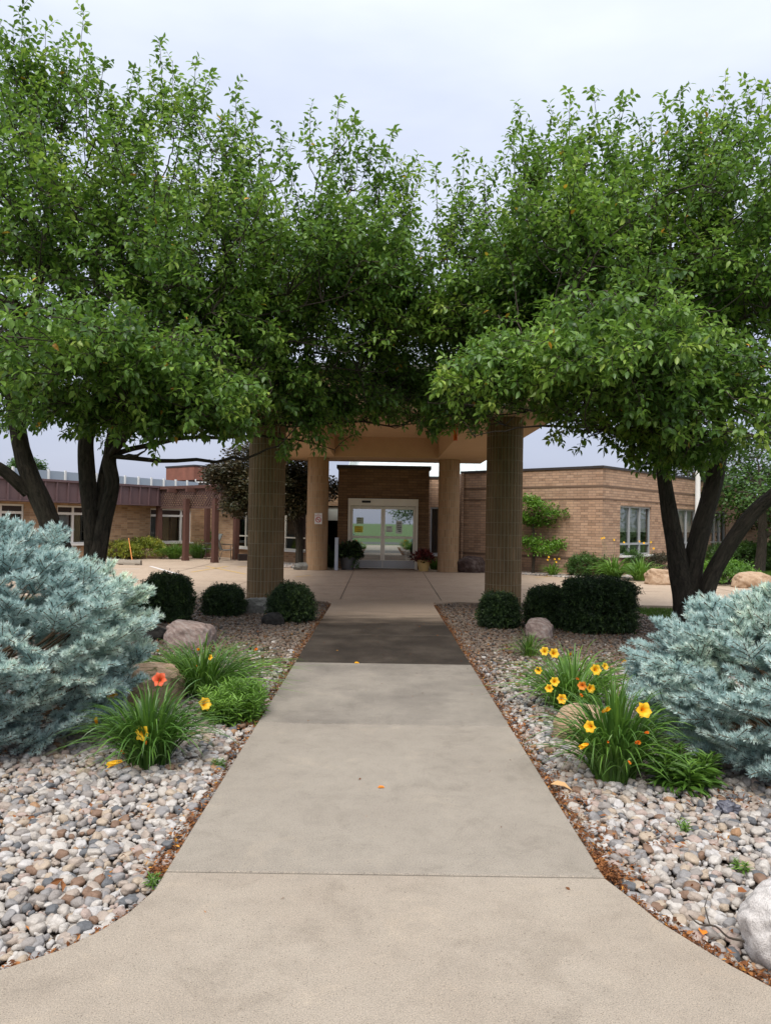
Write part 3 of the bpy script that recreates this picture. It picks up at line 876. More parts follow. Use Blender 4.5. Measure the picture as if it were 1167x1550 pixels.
def lily(name, label, c, r, h, n, seed, flowers=(), leaf='blade', w=0.014, spread=1.0, group=None, cat='plant', buds=()):
    """flowers: (world position, facing, size, material, open)"""
    root = thing(name, label, cat, c, group)
    V, F, T = blades(c, r, h, n, seed, w, spread=spread)
    np_mesh('leaves', V, [F], [MAT[leaf]], root, smooth=True, tint=T)
    rng = random.Random(seed)
    for i, (p, face, size, mat, op) in enumerate(flowers):
        p = Vector(p)
        V, F, T = flower_mesh(p, face, size, seed + i, open_=op)
        np_mesh('flower', V, [F], [MAT[mat]], root, smooth=True, tint=T)
        b = Vector(c) + Vector((rng.uniform(-.06, .06), rng.uniform(-.06, .06), 0))
        if (p - b).xy.length > r * 1.15: b = p + (b - p) * (r * 0.9 / (p - b).xy.length); b.z = c[2]
        m = (b + p) / 2 + Vector((0, 0, 0.08 * h)) + (b - p) * 0.12
        e = p - Vector(face).normalized() * size * 0.55
        mb = MB()
        mb.tube([tuple(x) for x in smooth_line([b, m, e], 5)], 0.0028, 5)
        for q in range(rng.choice((1, 2))):
            s = e + Vector((rng.uniform(-.03, .03), rng.uniform(-.03, .03), rng.uniform(-0.01, .03)))
            mb.tube([e, (e + s) / 2, s, s + (s - e) * 0.5], [0.002, 0.003, 0.006, 0.001], 5)
        mb.build('stalk', MAT['stem_green'], root, smooth=True)
    return root

def whorl_plant(name, label, c, r, h, n, seed, leaf, group=None, leaf_len=0.09, cat='plant'):
    """upright stems carrying narrow leaves all the way up"""
    rng = np.random.default_rng(seed)
    root = thing(name, label, cat, c, group)
    az = rng.random(n) * 6.2832
    rr = np.sqrt(rng.random(n))
    b = np.array(c)[None] + np.stack([np.cos(az) * rr * r[0] * 0.8, np.sin(az) * rr * r[1] * 0.8, np.zeros(n)], 1)
    H = h * rng.uniform(0.65, 1.1, n) * (1.08 - 0.35 * rr)
    lean = np.stack([np.cos(az) * rr * 0.35, np.sin(az) * rr * 0.35, np.ones(n)], 1)
    e = b + lean * H[:, None]
    TP = np.stack([b, (b + e) / 2 + rng.normal(size=(n, 3)) * 0.01, e], 1)
    V, F = np_tubes(TP, np.broadcast_to(np.array([0.004, 0.0035, 0.002]), (n, 3)), 4)
    np_mesh('stems', V, [F], [MAT['stem_green']], root)
    m = max(10, int(h / 0.013))
    t = np.tile(np.linspace(0.12, 1.0, m), n)
    k = np.repeat(np.arange(n), m)
    P = b[k] + (e - b)[k] * t[:, None]
    ph = np.tile(np.arange(m) * 2.4, n) + k
    A = np.stack([np.cos(ph), np.sin(ph), 0.75 - 0.9 * (1 - t) + 0 * ph], 1) + rng.normal(size=P.shape) * 0.15
    L = leaf_len * rng.uniform(0.7, 1.2, len(P)) * (1.05 - 0.45 * t ** 4)
    tint = np.clip(rng.normal(0.45, 0.15, len(P)) + 0.3 * t ** 5, 0, 1)
    V, F, T = leaves(P, A, np.array([0, 0, 1.0]) + rng.normal(size=P.shape) * 0.3, L, L * 0.2, LT, LF, tint)
    np_mesh('leaves', V, [F], [MAT[leaf]], root, smooth=True, tint=T)
    return root

def boulder(name, label, c, size, mat, seed, group=None, rz=0.0, sink=0.25, rough=0.22, boxy=0.8):
    rng = np.random.default_rng(seed)
    import bmesh
    bm = bmesh.new()
    bmesh.ops.create_icosphere(bm, subdivisions=5, radius=1.0)
    bm.verts.ensure_lookup_table()
    V = np.array([v.co[:] for v in bm.verts])
    F = np.array([[l.vert.index for l in f.loops] for f in bm.faces])
    bm.free()
    q = np.sign(V) * np.abs(V) ** boxy
    s = seed * 3.1
    k = np.array([0.9 * mnoise.noise(Vector(v * 1.1 + s)) + 0.45 * mnoise.noise(Vector(v * 2.7 + s)) + 0.16 * mnoise.noise(Vector(v * 7 + s)) + 0.05 * mnoise.noise(Vector(v * 18 + s)) for v in V])
    q = q * (1 + rough * k)[:, None]
    ang = rz
    q = q * np.array(size) / 2
    R = np.array([[math.cos(ang), -math.sin(ang), 0], [math.sin(ang), math.cos(ang), 0], [0, 0, 1]])
    q = q @ R.T
    q[:, 2] += size[2] * (0.5 - sink)
    o = np_mesh(name, q + np.array(c), [F], [MAT[mat]], None, smooth=True, origin=c)
    return tag(o, label, 'boulder', group)

def ground_point(px, py, z=0.0):
    return G(px, py, z)
# ------------------------------------------------------------------ ground
XL, XR = -0.955, 1.043
Y_BACK = 15.75
flL = [G(*p) for p in ((263, 1315), (235, 1345), (195, 1380), (150, 1408), (90, 1437), (0, 1467))]
flR = [G(*p) for p in ((925, 1325), (960, 1362), (1000, 1395), (1060, 1432), (1110, 1462), (1167, 1492))]
LC = [(p.x, p.y) for p in flL] + [(-2.1, 2.35), (-3.5, 1.95), (-7.0, 1.6)]
RC_ = [(p.x, p.y) for p in flR] + [(2.1, 2.35), (3.5, 1.95), (7.0, 1.6)]
def y_front(x):
    if x < 0:
        q = LC[::-1]
        return np.interp(x, [a for a, _ in q], [b for _, b in q])
    return np.interp(x, [a for a, _ in RC_], [b for _, b in RC_])
def in_bed(x, y, m=0.0):
    if XL - m < x < XR + m or y > Y_BACK - m: return False
    if y < y_front(x) + m: return False
    ax = abs(x) - (abs(XL) if x < 0 else XR)
    if y > Y_BACK - 0.7 and ax < 0.7 and (0.7 - ax) ** 2 + (y - Y_BACK + 0.7) ** 2 > (0.7 - m) ** 2: return False
    return abs(x) < (4.9 if y > 8.5 else 7.0)

def sheet(name, pts, z, mat, kind='structure', thick=0.0):
    mb = MB()
    top = [(x, y, z) for x, y in pts]
    mb.poly(top)
    if thick:
        for i in range(len(pts)):
            a, b = pts[i], pts[(i + 1) % len(pts)]
            mb.poly([(a[0], a[1], z - thick), (b[0], b[1], z - thick), (b[0], b[1], z), (a[0], a[1], z)])
    o = mb.build(name, MAT[mat])
    o['kind'] = kind
    return o

sheet('ground', [(-900, -900), (900, -900), (900, 1200), (-900, 1200)], -0.11, 'lawn_base')
sheet('driveway', [(-60, Y_BACK), (60, Y_BACK), (60, 31), (26, 31), (11.5, 25.6), (11.5, 46), (-60, 46)], -0.004, 'conc_far', thick=0.15)
sheet('bed_soil', [(-7, 1.4), (XL - 0.01, 1.4), (XL - 0.01, Y_BACK - 0.01), (-7, Y_BACK - 0.01)], -0.065, 'soil')
sheet('bed_soil', [(XR + 0.01, 1.4), (7, 1.4), (7, Y_BACK - 0.01), (XR + 0.01, Y_BACK - 0.01)], -0.065, 'soil')
# rounded corner fillets of the path at the driveway
def slab(mb, pts, m, z=0.0, t=0.12, e=0.006):
    """one pavement slab with a small rounded edge"""
    n = len(pts)
    c = Vector((sum(p[0] for p in pts) / n, sum(p[1] for p in pts) / n, 0))
    ins = []
    for i in range(n):
        p, a, b = Vector((*pts[i], 0)), Vector((*pts[i - 1], 0)), Vector((*pts[(i + 1) % n], 0))
        d = ((a - p).normalized() + (b - p).normalized())
        d = d.normalized() if d.length > 0.05 else (c - p).normalized()
        if d.dot(c - p) < 0: d = -d
        ins.append(p + d * e * 1.4)
    mb.poly([(p.x, p.y, z) for p in ins], m)
    for i in range(n):
        j = (i + 1) % n
        a, b = pts[i], pts[j]
        mb.poly([(a[0], a[1], z - e), (b[0], b[1], z - e), (ins[j].x, ins[j].y, z), (ins[i].x, ins[i].y, z)], m)
        mb.poly([(a[0], a[1], z - t), (b[0], b[1], z - t), (b[0], b[1], z - e), (a[0], a[1], z - e)], m)
mb = MB()
g = 0.008
slab(mb, [(x, y) for x, y in LC[1:][::-1]] + [(XL, 3.53 - g), (XR, 3.53 - g)] + [(x, y) for x, y in RC_[1:]] + [(7, -1.5), (-7, -1.5)], 0)
for y0, y1, m in ((3.53, 6.13, 1), (6.13, 8.78, 2), (8.78, 11.0, 3), (11.0, 13.1, 3)):
    slab(mb, [(XL, y0 + g), (XR, y0 + g), (XR, y1 - g), (XL, y1 - g)], m)
cl = [(XL - 0.7 + 0.7 * math.cos(t), Y_BACK - 0.7 + 0.7 * math.sin(t)) for t in np.linspace(0, math.pi / 2, 8)]
cr = [(XR + 0.7 - 0.7 * math.cos(t), Y_BACK - 0.7 + 0.7 * math.sin(t)) for t in np.linspace(0, math.pi / 2, 8)]
slab(mb, [(XL, 13.1 + g), (XR, 13.1 + g)] + cr + [(XR + 0.7, Y_BACK - 0.005), (XL - 0.7, Y_BACK - 0.005)] + cl[::-1], 3)
path = mb.build('path', [MAT['conc_front'], MAT['conc_mid'], MAT['conc_mid2'], MAT['conc_dark'], MAT['conc_far']])
path['kind'] = 'structure'
sheet('street', [(-80, -14), (80, -14), (80, -7), (-80, -7)], -0.10, 'asphalt')

# joints and paint on the driveway: thin sheets 4 mm up
mb = MB()
def strip(mb, a, b, w, z, m=0):
    a, b = Vector((a[0], a[1], z)), Vector((b[0], b[1], z))
    s = (b - a).normalized().cross(Vector((0, 0, 1))) * w / 2
    mb.poly([a - s, a + s, b + s, b - s], m)
for px0, py0, px1, py1 in ((515, 907, 536, 863), (668, 909, 640, 866), (0, 866, 370, 866), (795, 884, 1167, 897), (300, 905, 376, 880)):
    strip(mb, G(px0, py0), G(px1, py1), 0.016, 0.0005)
for y in (19.2, 22.6): strip(mb, (-2.0, y), (2.2, y + 0.05), 0.022, 0.0005)
for y in (20.1, 25.2, 29.3): strip(mb, (-30, y), (-2.6, y), 0.022, 0.0005)
for x in (-6.2, -10.4, -14.6): strip(mb, (x, 15.8), (x, 31), 0.022, 0.0005)
for x in (4.6, 8.9): strip(mb, (x, 15.8), (x, 22), 0.022, 0.0005)
strip(mb, (2.8, 19.1), (20, 19.1), 0.022, 0.0005)
o = mb.build('driveway_joints', MAT['joint']); o['kind'] = 'structure'
mb = MB()
for px0, py0, px1, py1 in ((313, 857, 372, 869), (290, 866, 345, 857), (360, 858, 376, 857), (448, 873, 470, 871), (810, 874, 860, 871)):
    strip(mb, G(px0, py0), G(px1, py1), 0.10, 0.001)
o = mb.build('pavement_line_yellow', MAT['yellow_paint']); o['kind'] = 'structure'
mb = MB()
strip(mb, G(228, 857), G(270, 869), 0.11, 0.0012)
strip(mb, G(150, 862), G(212, 861), 0.08, 0.0012)
o = mb.build('pavement_line_white', MAT['white_paint']); o['kind'] = 'structure'

# ------------------------------------------------------------------ gravel: river pebbles (stuff)
def pebble_protos(mat='pebble'):
    import bmesh
    ps = []
    for i in range(14):
        bm = bmesh.new()
        bmesh.ops.create_icosphere(bm, subdivisions=3, radius=0.5)
        rng = random.Random(i)
        ax = (1.0, rng.uniform(0.55, 0.95), rng.uniform(0.38, 0.72))
        for v in bm.verts:
            d = v.co.normalized()
            b = 0.7 + 0.3 * ((i * 7) % 14) / 13
            q = Vector([math.copysign(abs(c) ** b, c) for c in d])
            k = 1 + 0.24 * mnoise.noise(d * 1.2 + Vector((i * 5, 0, 0))) + 0.10 * mnoise.noise(d * 2.8 + Vector((0, i * 5, 0)))
            v.co = Vector([q[j] * ax[j] * 0.5 * k for j in range(3)])
        for f in bm.faces: f.smooth = True
        me = bpy.data.meshes.new('pebble')
        bm.to_mesh(me); bm.free()
        me.materials.append(MAT[mat])
        ps.append(bpy.data.objects.new('pebble', me))
    return ps
def gravel(name, pts, sizes, seed, protos):
    rng = np.random.default_rng(seed)
    n = len(pts)
    me = bpy.data.meshes.new(name)
    me.vertices.add(n)
    me.vertices.foreach_set('co', np.asarray(pts, np.float32).ravel())
    for nm, typ, arr, key in (('rot', 'FLOAT_VECTOR', np.stack([rng.normal(0, 0.28, n), rng.normal(0, 0.28, n), rng.random(n) * 6.283], 1), 'vector'),
                              ('scl', 'FLOAT', sizes, 'value'), ('pick', 'INT', rng.integers(0, len(protos), n), 'value')):
        a = me.attributes.new(nm, typ, 'POINT')
        a.data.foreach_set(key, np.asarray(arr, np.float32 if typ != 'INT' else np.int32).ravel())
    o = link(name, me)
    o['kind'] = 'stuff'
    ng = bpy.data.node_groups.new(name, 'GeometryNodeTree')
    ng.interface.new_socket('Geometry', in_out='INPUT', socket_type='NodeSocketGeometry')
    ng.interface.new_socket('Geometry', in_out='OUTPUT', socket_type='NodeSocketGeometry')
    N = ng.nodes.new
    gi, go = N('NodeGroupInput'), N('NodeGroupOutput')
    ci = N('GeometryNodeCollectionInfo')
    key = protos[0].data.materials[0].name + '_shapes'
    c = bpy.data.collections.get(key) or bpy.data.collections.new(key)
    if not len(c.objects):
        for p in protos: c.objects.link(p)
    ci.inputs['Collection'].default_value = c
    ci.inputs['Separate Children'].default_value = True
    ci.inputs['Reset Children'].default_value = True
    ip = N('GeometryNodeInstanceOnPoints')
    ip.inputs['Pick Instance'].default_value = True
    def na(nm, t):
        x = N('GeometryNodeInputNamedAttribute'); x.data_type = t; x.inputs['Name'].default_value = nm
        return [s for s in x.outputs if s.enabled][0]
    e2r = N('FunctionNodeEulerToRotation')
    L = ng.links.new
    L(gi.outputs[0], ip.inputs['Points']); L(ci.outputs[0], ip.inputs['Instance'])
    L(na('pick', 'INT'), ip.inputs['Instance Index'])
    L(na('rot', 'FLOAT_VECTOR'), e2r.inputs[0]); L(e2r.outputs[0], ip.inputs['Rotation'])
    L(na('scl', 'FLOAT'), ip.inputs['Scale'])
    L(ip.outputs[0], go.inputs[0])
    m = o.modifiers.new('scatter', 'NODES'); m.node_group = ng
    return o
protos = pebble_protos()
rng = np.random.default_rng(5)
pts, sz = [], []
def fill(x0, x1, y0, y1, step, smin, smax, jitter=0.5):
    for x in np.arange(x0, x1, step):
        for y in np.arange(y0, y1, step):
            a, b = x + rng.uniform(-jitter, jitter) * step, y + rng.uniform(-jitter, jitter) * step
            if not in_bed(a, b, 0.012): continue
            s = smin + (smax - smin) * rng.random() ** 2.1
            if b > 6: s = min(s, 0.055)
            near_edge = min(abs(a - XL), abs(a - XR))
            z = -0.062 + 0.30 * s + rng.random() * 0.022
            if near_edge < 0.08: z -= 0.012
            pts.append((a, b, z)); sz.append(s)
for sx in (-1, 1):
    x0, x1 = (-3.6, XL) if sx < 0 else (XR, 3.6)
    fill(x0, x1, 1.6, 6.0, 0.030, 0.022, 0.074)
    fill(x0, x1, 1.6, 6.0, 0.15, 0.055, 0.085)
    x0, x1 = (-4.9, XL) if sx < 0 else (XR, 4.9)
    fill(x0, x1, 6.0, 15.75, 0.043, 0.032, 0.07)
print('pebbles', len(pts))
pts, sz = np.array(pts), np.array(sz)
darker = pts[:, 1] > 8.6 + rng.normal(0, 0.9, len(pts))  # back pebbles take the mix with tree shade in its colour
gravel('gravel', pts[~darker], sz[~darker], 3, protos)
protos2 = pebble_protos('pebble_shade_toned')
gravel('shade_toned_gravel', pts[darker], sz[darker], 13, protos2)
# pale gravel strip along the brick building and by the entrance
pts, sz = [], []
A0, A1 = Vector((2.84, 27.8, 0)), Vector((6.87, 24.0, 0))
uA = (A1 - A0).normalized(); vA = Vector((-uA.y, uA.x, 0))
for i in range(5200):
    s = rng.uniform(0.6, 5.6); d = rng.uniform(0.02, 0.95)
    p = A0 + uA * s - vA * d
    pts.append((p.x, p.y, 0.012)); sz.append(rng.uniform(0.05, 0.09))
for i in range(3200):
    p = A1 + vA * rng.uniform(-0.95, 8) + uA * rng.uniform(0.02, 0.95)
    pts.append((p.x, p.y, 0.012)); sz.append(rng.uniform(0.05, 0.09))
for i in range(1500):
    p = Vector((rng.uniform(-4.2, -2.3), rng.uniform(26.4, 28.6), 0))
    pts.append((p.x, p.y, 0.012)); sz.append(rng.uniform(0.06, 0.12))
gravel('gravel_strip', np.array(pts), np.array(sz), 4, protos)

# leaf and bark litter caught along the path edges (stuff)
def litter(name, P, size, seed, mat='dry_leaf', flat=0.35):
    r = np.random.default_rng(seed)
    n = len(P)
    A = r.normal(size=(n, 3)) * np.array([1, 1, flat])
    Nn = np.array([0, 0, 1.0]) + r.normal(size=(n, 3)) * 0.5
    L = size * r.uniform(0.5, 1.5, n)
    V, F, T = leaves(np.asarray(P), A, Nn, L, L * r.uniform(0.15, 0.6, n), LT_S, LF_S, np.clip(r.normal(0.45, 0.25, n), 0, 0.96))
    o = np_mesh(name, V, [F], [MAT[mat]], None, tint=T)
    o['kind'] = 'stuff'
P = []
for i in range(7500):
    y = 3.55 + 12.0 * rng.random() ** 1.7
    if rng.random() < 0.62:
        P.append((XR + abs(rng.normal(0, 0.12)) * rng.random() + 0.008, y, -0.035 + rng.random() * 0.04))
    else:
        P.append((XL - abs(rng.normal(0, 0.05)) - 0.008, y, -0.035 + rng.random() * 0.03))
for i in range(4000):
    x = XR + 3.2 * rng.random() ** 1.4
    P.append((x, float(y_front(x)) + abs(rng.normal(0, 0.055)) + 0.01, -0.03 + rng.random() * 0.035))
for i in range(900):
    x = XL - 1.6 * rng.random()
    P.append((x, float(y_front(x)) + abs(rng.normal(0, 0.03)) + 0.01, -0.03 + rng.random() * 0.02))
cl_ = [(rng.uniform(-3.4, 3.4), rng.uniform(2.6, 9)) for _ in range(150)]
for cx_, cy_ in cl_:
    for k in range(rng.integers(4, 26)):
        a, b = cx_ + rng.normal(0, 0.05), cy_ + rng.normal(0, 0.05)
        if in_bed(a, b, 0.02): P.append((a, b, -0.02 + rng.random() * 0.03))
for i in range(15000):
    a, b = rng.uniform(-4.9, 4.9), 8.2 + 7.4 * rng.random()
    if in_bed(a, b, 0.02): P.append((a, b, -0.028 + rng.random() * 0.03))
litter('leaf_litter', P, 0.026, 8)
P = []
for i in range(420):
    a, b = rng.uniform(-3.6, 3.6), 2.4 + 9 * rng.random()
    if in_bed(a, b, 0.02): P.append((a, b, 0.012 + rng.random() * 0.012))
litter('dead_leaves', P, 0.05, 9)
P = [(rng.uniform(XL, XR), rng.uniform(8.5, 13), 0.006) for _ in range(60)] + [(rng.uniform(XL, XR), rng.uniform(3, 9), 0.005) for _ in range(26)]
litter('leaf_crumbs', P, 0.022, 10, flat=0.1)

# lawn blades beside the right-hand tree, its mirror on the other side, and by the far hedge
def lawn(name, polys, seed, h):
    r = np.random.default_rng(seed)
    P = np.concatenate([np.stack([r.uniform(x0, x1, n), r.uniform(y0, y1, n), np.full(n, z)], 1) for x0, x1, y0, y1, z, n in polys])
    n = len(P)
    A = r.normal(size=(n, 3)) * np.array([0.45, 0.45, 0]) + np.array([0, 0, 1.0])
    L = h * r.uniform(0.6, 1.3, n)
    V, F, T = leaves(P, A, r.normal(size=(n, 3)), L, np.full(n, h * 0.16), LT_S, LF_S, np.clip(r.normal(0.5, 0.22, n), 0, 1))
    o = np_mesh(name, V, [F], [MAT['grass']], None, tint=T)
    o['kind'] = 'stuff'
lawn('grass', [(4.9, 9.5, 10.5, 15.7, -0.10, 42000), (-9.5, -4.9, 10.5, 15.7, -0.10, 26000)], 3, 0.08)
lawn('far_grass', [(11.6, 22, 25.2, 33, -0.10, 40000)], 4, 0.13)

# ------------------------------------------------------------------ buildings
def V2(p): return Vector((p[0], p[1], 0))
def wall(mb, p0, p1, z0, z1, holes=(), m=0, m_in=1, depth=0.14, room=0.9):
    p0, p1 = V2(p0), V2(p1)
    L = (p1 - p0).length
    d = (p1 - p0) / L
    inn = Vector((-d.y, d.x, 0))
    S = sorted({0.0, L, *[h[0] for h in holes], *[h[1] for h in holes]})
    Z = sorted({z0, z1, *[h[2] for h in holes], *[h[3] for h in holes]})
    P = lambda s, z, k=0.0: p0 + d * s + inn * k + Vector((0, 0, z))
    for a, b in zip(S[:-1], S[1:]):
        for c, e in zip(Z[:-1], Z[1:]):
            if any(h[0] - 1e-6 <= a and b <= h[1] + 1e-6 and h[2] - 1e-6 <= c and e <= h[3] + 1e-6 for h in holes): continue
            mb.poly([P(a, c), P(b, c), P(b, e), P(a, e)], m)
    for a, b, c, e in holes:
        for q in (((a, c), (a, e)), ((b, e), (b, c)), ((a, e), (b, e)), ((b, c), (a, c))):
            (s, z), (s2, z2) = q
            mb.poly([P(s, z), P(s2, z2), P(s2, z2, depth), P(s, z, depth)], m)
            mb.poly([P(s, z, depth), P(s2, z2, depth), P(s2, z2, depth + room), P(s, z, depth + room)], m_in)
        mb.poly([P(a, c, depth + room), P(b, c, depth + room), P(b, e, depth + room), P(a, e, depth + room)], m_in)
    return P

def window(parent, p0, p1, hole, mull=(), rails=(), fw=0.06, mat='white', glass='glass', blind=None, curtains=(), sill=True, panel_top=None):
    """window frame as a part of the building, with pane, blind, curtains as its sub-parts"""
    p0, p1 = V2(p0), V2(p1)
    d = (p1 - p0).normalized()
    inn = Vector((-d.y, d.x, 0))
    a, b, c, e = hole
    P = lambda s, z, k: p0 + d * s + inn * k + Vector((0, 0, z))
    mb = MB()
    k = 0.085
    bar = lambda q, r, w, t=0.07: mb.beam(q, r, w, t, up=tuple(inn))
    bar(P(a + fw / 2, c, k), P(a + fw / 2, e, k), fw); bar(P(b - fw / 2, c, k), P(b - fw / 2, e, k), fw)
    bar(P(a + fw, c + fw / 2, k), P(b - fw, c + fw / 2, k), fw); bar(P(a + fw, e - fw / 2, k), P(b - fw, e - fw / 2, k), fw)
    for s, w in mull: bar(P(s, c + fw, k), P(s, e - fw, k), w, 0.066)
    for z, w in rails: bar(P(a + fw, z, k), P(b - fw, z, k), w, 0.062)
    f = mb.build('window', MAT[mat], parent)
    if sill:
        mb = MB()
        mb.beam(P(a - 0.04, c - 0.03, -0.02), P(b + 0.04, c - 0.03, -0.02), 0.06, 0.2, up=tuple(inn))
        mb.build('sill', MAT['white'], f)
    mb = MB()
    mb.poly([P(a + 0.01, c + 0.01, k + 0.012), P(b - 0.01, c + 0.01, k + 0.012), P(b - 0.01, e - 0.01, k + 0.012), P(a + 0.01, e - 0.01, k + 0.012)])
    mb.build('pane', MAT[glass], f)
    if blind:
        mb = MB()
        mb.poly([P(a + 0.02, blind, k + 0.1), P(b - 0.02, blind, k + 0.1), P(b - 0.02, e, k + 0.1), P(a + 0.02, e, k + 0.1)])
        mb.build('blind', MAT['blind'], f)
    if panel_top:
        mb = MB()
        mb.beam(P(a + fw, (panel_top + e) / 2, k), P(b - fw, (panel_top + e) / 2, k), e - panel_top - fw, 0.03, up=tuple(inn))
        mb.build('panel', MAT['spandrel'], f)
    for s0, s1, mm in curtains:
        mb = MB()
        n = max(6, int((s1 - s0) / 0.05))
        for i in range(n):
            q0, q1 = s0 + (s1 - s0) * i / n, s0 + (s1 - s0) * (i + 1) / n
            o0, o1 = 0.16 + 0.035 * (i % 2), 0.16 + 0.035 * ((i + 1) % 2)
            mb.poly([P(q0, c, o0), P(q1, c, o1), P(q1, e, o1), P(q0, e, o0)])
        mb.build('curtain', MAT[mm], f)
    return f

# --- rose brick building with the sharp corner
B1 = A1 + vA * 14.0
bld = thing('brick_building', 'rose brick flat-roofed building whose corner stands behind the small tiered tree', 'building', tuple(A1))
LA = (A1 - A0).length
holesA = []
cornH = 3.42
mb = MB()
wall(mb, A0, A1, 0, cornH, holesA)
def sB(px):
    d = ray(px, 800); k = d.x / d.y
    return (k * A1.y - A1.x) / (vA.x - k * vA.y)
hB = [(sB(938), sB(985), 0.66, 2.28), (sB(1014), sB(1053), 0.66, 2.28), (sB(1075), sB(1098), 0.66, 2.28)]
wall(mb, A1, B1, 0, cornH, hB)
C0, C1 = Vector((1.62, 28.6, 0)), Vector((2.84, 28.6, 0))
hC = [(0.18, 1.1, 0.45, 2.2)]
wall(mb, C0, C1, 0, cornH - 0.15, hC)
wall(mb, (2.84, 28.6), (2.84, 27.8), 0, cornH)
back = A0 + vA * 14.0
mb.poly([(A0.x, A0.y, cornH - 0.1), (A1.x, A1.y, cornH - 0.1), (B1.x, B1.y, cornH - 0.1), (back.x, back.y, cornH - 0.1)], 1)
mb.build('wall', [MAT['brick_red'], MAT['dim']], bld)
mb = MB()
def cap(mb, p, q, z, w=0.34, h=0.075, out=0.04):
    p, q = V2(p), V2(q)
    d = (q - p).normalized(); inn = Vector((-d.y, d.x, 0))
    o = inn * (w / 2 - out) + Vector((0, 0, z + h / 2))
    mb.beam(p + o, q + o, w, h)
cap(mb, A0, A1 + uA * 0.05, cornH); cap(mb, A1 - vA * 0.05, B1, cornH + 0.003)
cap(mb, C0, C1, cornH - 0.15)
mb.build('coping', MAT['coping'], bld)
for z, h in ((2.86, 0.05), (2.46, 0.045), (0.56, 0.06)):
    mb = MB()
    segs = [(A0, A1 + uA * 0.012)]
    segs.append((A1 - vA * 0.012, B1))
    if z < 0.6:
        pass
    for p, q in segs:
        d = (q - p).normalized(); inn = Vector((-d.y, d.x, 0))
        hs = []
        mb.beam(p + inn * 0.01 + Vector((0, 0, z)), q + inn * 0.01 + Vector((0, 0, z)), 0.05, h)
    mb.build('brick_band', MAT['band'], bld)
for h in hB:
    a, b, c, e = h
    w = (b - a) / 3
    window(bld, A1, B1, h, mull=((a + w, 0.085), (a + 2 * w, 0.085)), rails=((1.03, 0.07),), blind=1.42, mat='alu_grey', fw=0.055)
window(bld, C0, C1, hC[0], mull=((0.62, 0.06),), rails=(), mat='alu_grey', curtains=((0.2, 0.5, 'curtain_brown'),))
mb = MB()
mb.tube([A0 + uA * 0.12 - vA * 0.06 + Vector((0, 0, 0.1)), A0 + uA * 0.12 - vA * 0.06 + Vector((0, 0, cornH))], 0.05, 8)
mb.build('downspout', MAT['brick_red'], bld)
# pale sloping metal roof seen above the entrance
mb = MB()
r0, r1 = (-1.9, 33.0), (5.4, 33.0)
for i in range(20):
    x0 = r0[0] + (r1[0] - r0[0]) * i / 20; x1 = r0[0] + (r1[0] - r0[0]) * (i + 1) / 20
    q = lambda x, t: Vector((x + (1.0 * t if x < -1.8 else 0), 33.0 + 4.5 * t, 3.2 + 1.75 * t))
    mb.poly([q(x0, 0), q(x1, 0), q(x1, 1), q(x0, 1)])
    mb.beam(q(x1, 0) + Vector((0, 0, 0.02)), q(x1, 1) + Vector((0, 0, 0.02)), 0.03, 0.05)
mb.poly([(-1.9, 33, 2.0), (5.4, 33, 2.0), (5.4, 33, 3.2), (-1.9, 33, 3.2)])
mb.build('roof', MAT['pale_roof'], bld)

# --- entrance vestibule
vest = thing('entrance_vestibule', 'dark brown brick entrance block with white framed sliding glass doors', 'entrance', (0.05, 26.6, 0))
VX0, VX1, VY, VH = -1.52, 1.62, 26.6, 3.45
dh = (0.36, 2.77, 0.0, 2.42)
mb = MB()
wall(mb, (VX0, VY), (VX1, VY), 0, VH, [dh], room=2.2)
wall(mb, (VX1, VY), (VX1, 28.6), 0, VH)
wall(mb, (VX0, 28.6), (VX0, VY), 0, VH)
mb.poly([(VX0, VY, VH - 0.05), (VX1, VY, VH - 0.05), (VX1, 28.7, VH - 0.05), (VX0, 28.7, VH - 0.05)], 1)
mb.build('wall', [MAT['brick_brown'], MAT['dark']], vest)
mb = MB(); mb.box(((VX0 + VX1) / 2, VY + 1.0, VH + 0.06), (VX1 - VX0 + 0.12, 2.14, 0.12)); mb.build('coping', MAT['coping'], vest)
mb = MB(); mb.box(((VX0 + VX1) / 2, VY - 0.008, 2.5), (VX1 - VX0 - 0.02, 0.03, 0.05)); mb.build('brick_band', MAT['brick_brown'], vest)
dx0, dx1 = VX0 + dh[0], VX0 + dh[1]
fr = MB()
def fbar(x0, z0, x1, z1, y=VY + 0.03, t=0.14): fr.box(((x0 + x1) / 2, y, (z0 + z1) / 2), (x1 - x0, t, z1 - z0))
fbar(dx0, 0.0, dx0 + 0.09, 2.17); fbar(dx1 - 0.09, 0.0, dx1, 2.17)
fbar(dx0, 2.17, dx1, 2.42, VY + 0.01, 0.22)
f = fr.build('door_frame', MAT['alu'], vest, bevel=0.006)
mb = MB(); mb.box((dx0 + 0.62, VY - 0.115, 2.31), (0.30, 0.05, 0.075)); mb.build('motion_sensor', MAT['black'], f, bevel=0.01)
xm = (dx0 + dx1) / 2
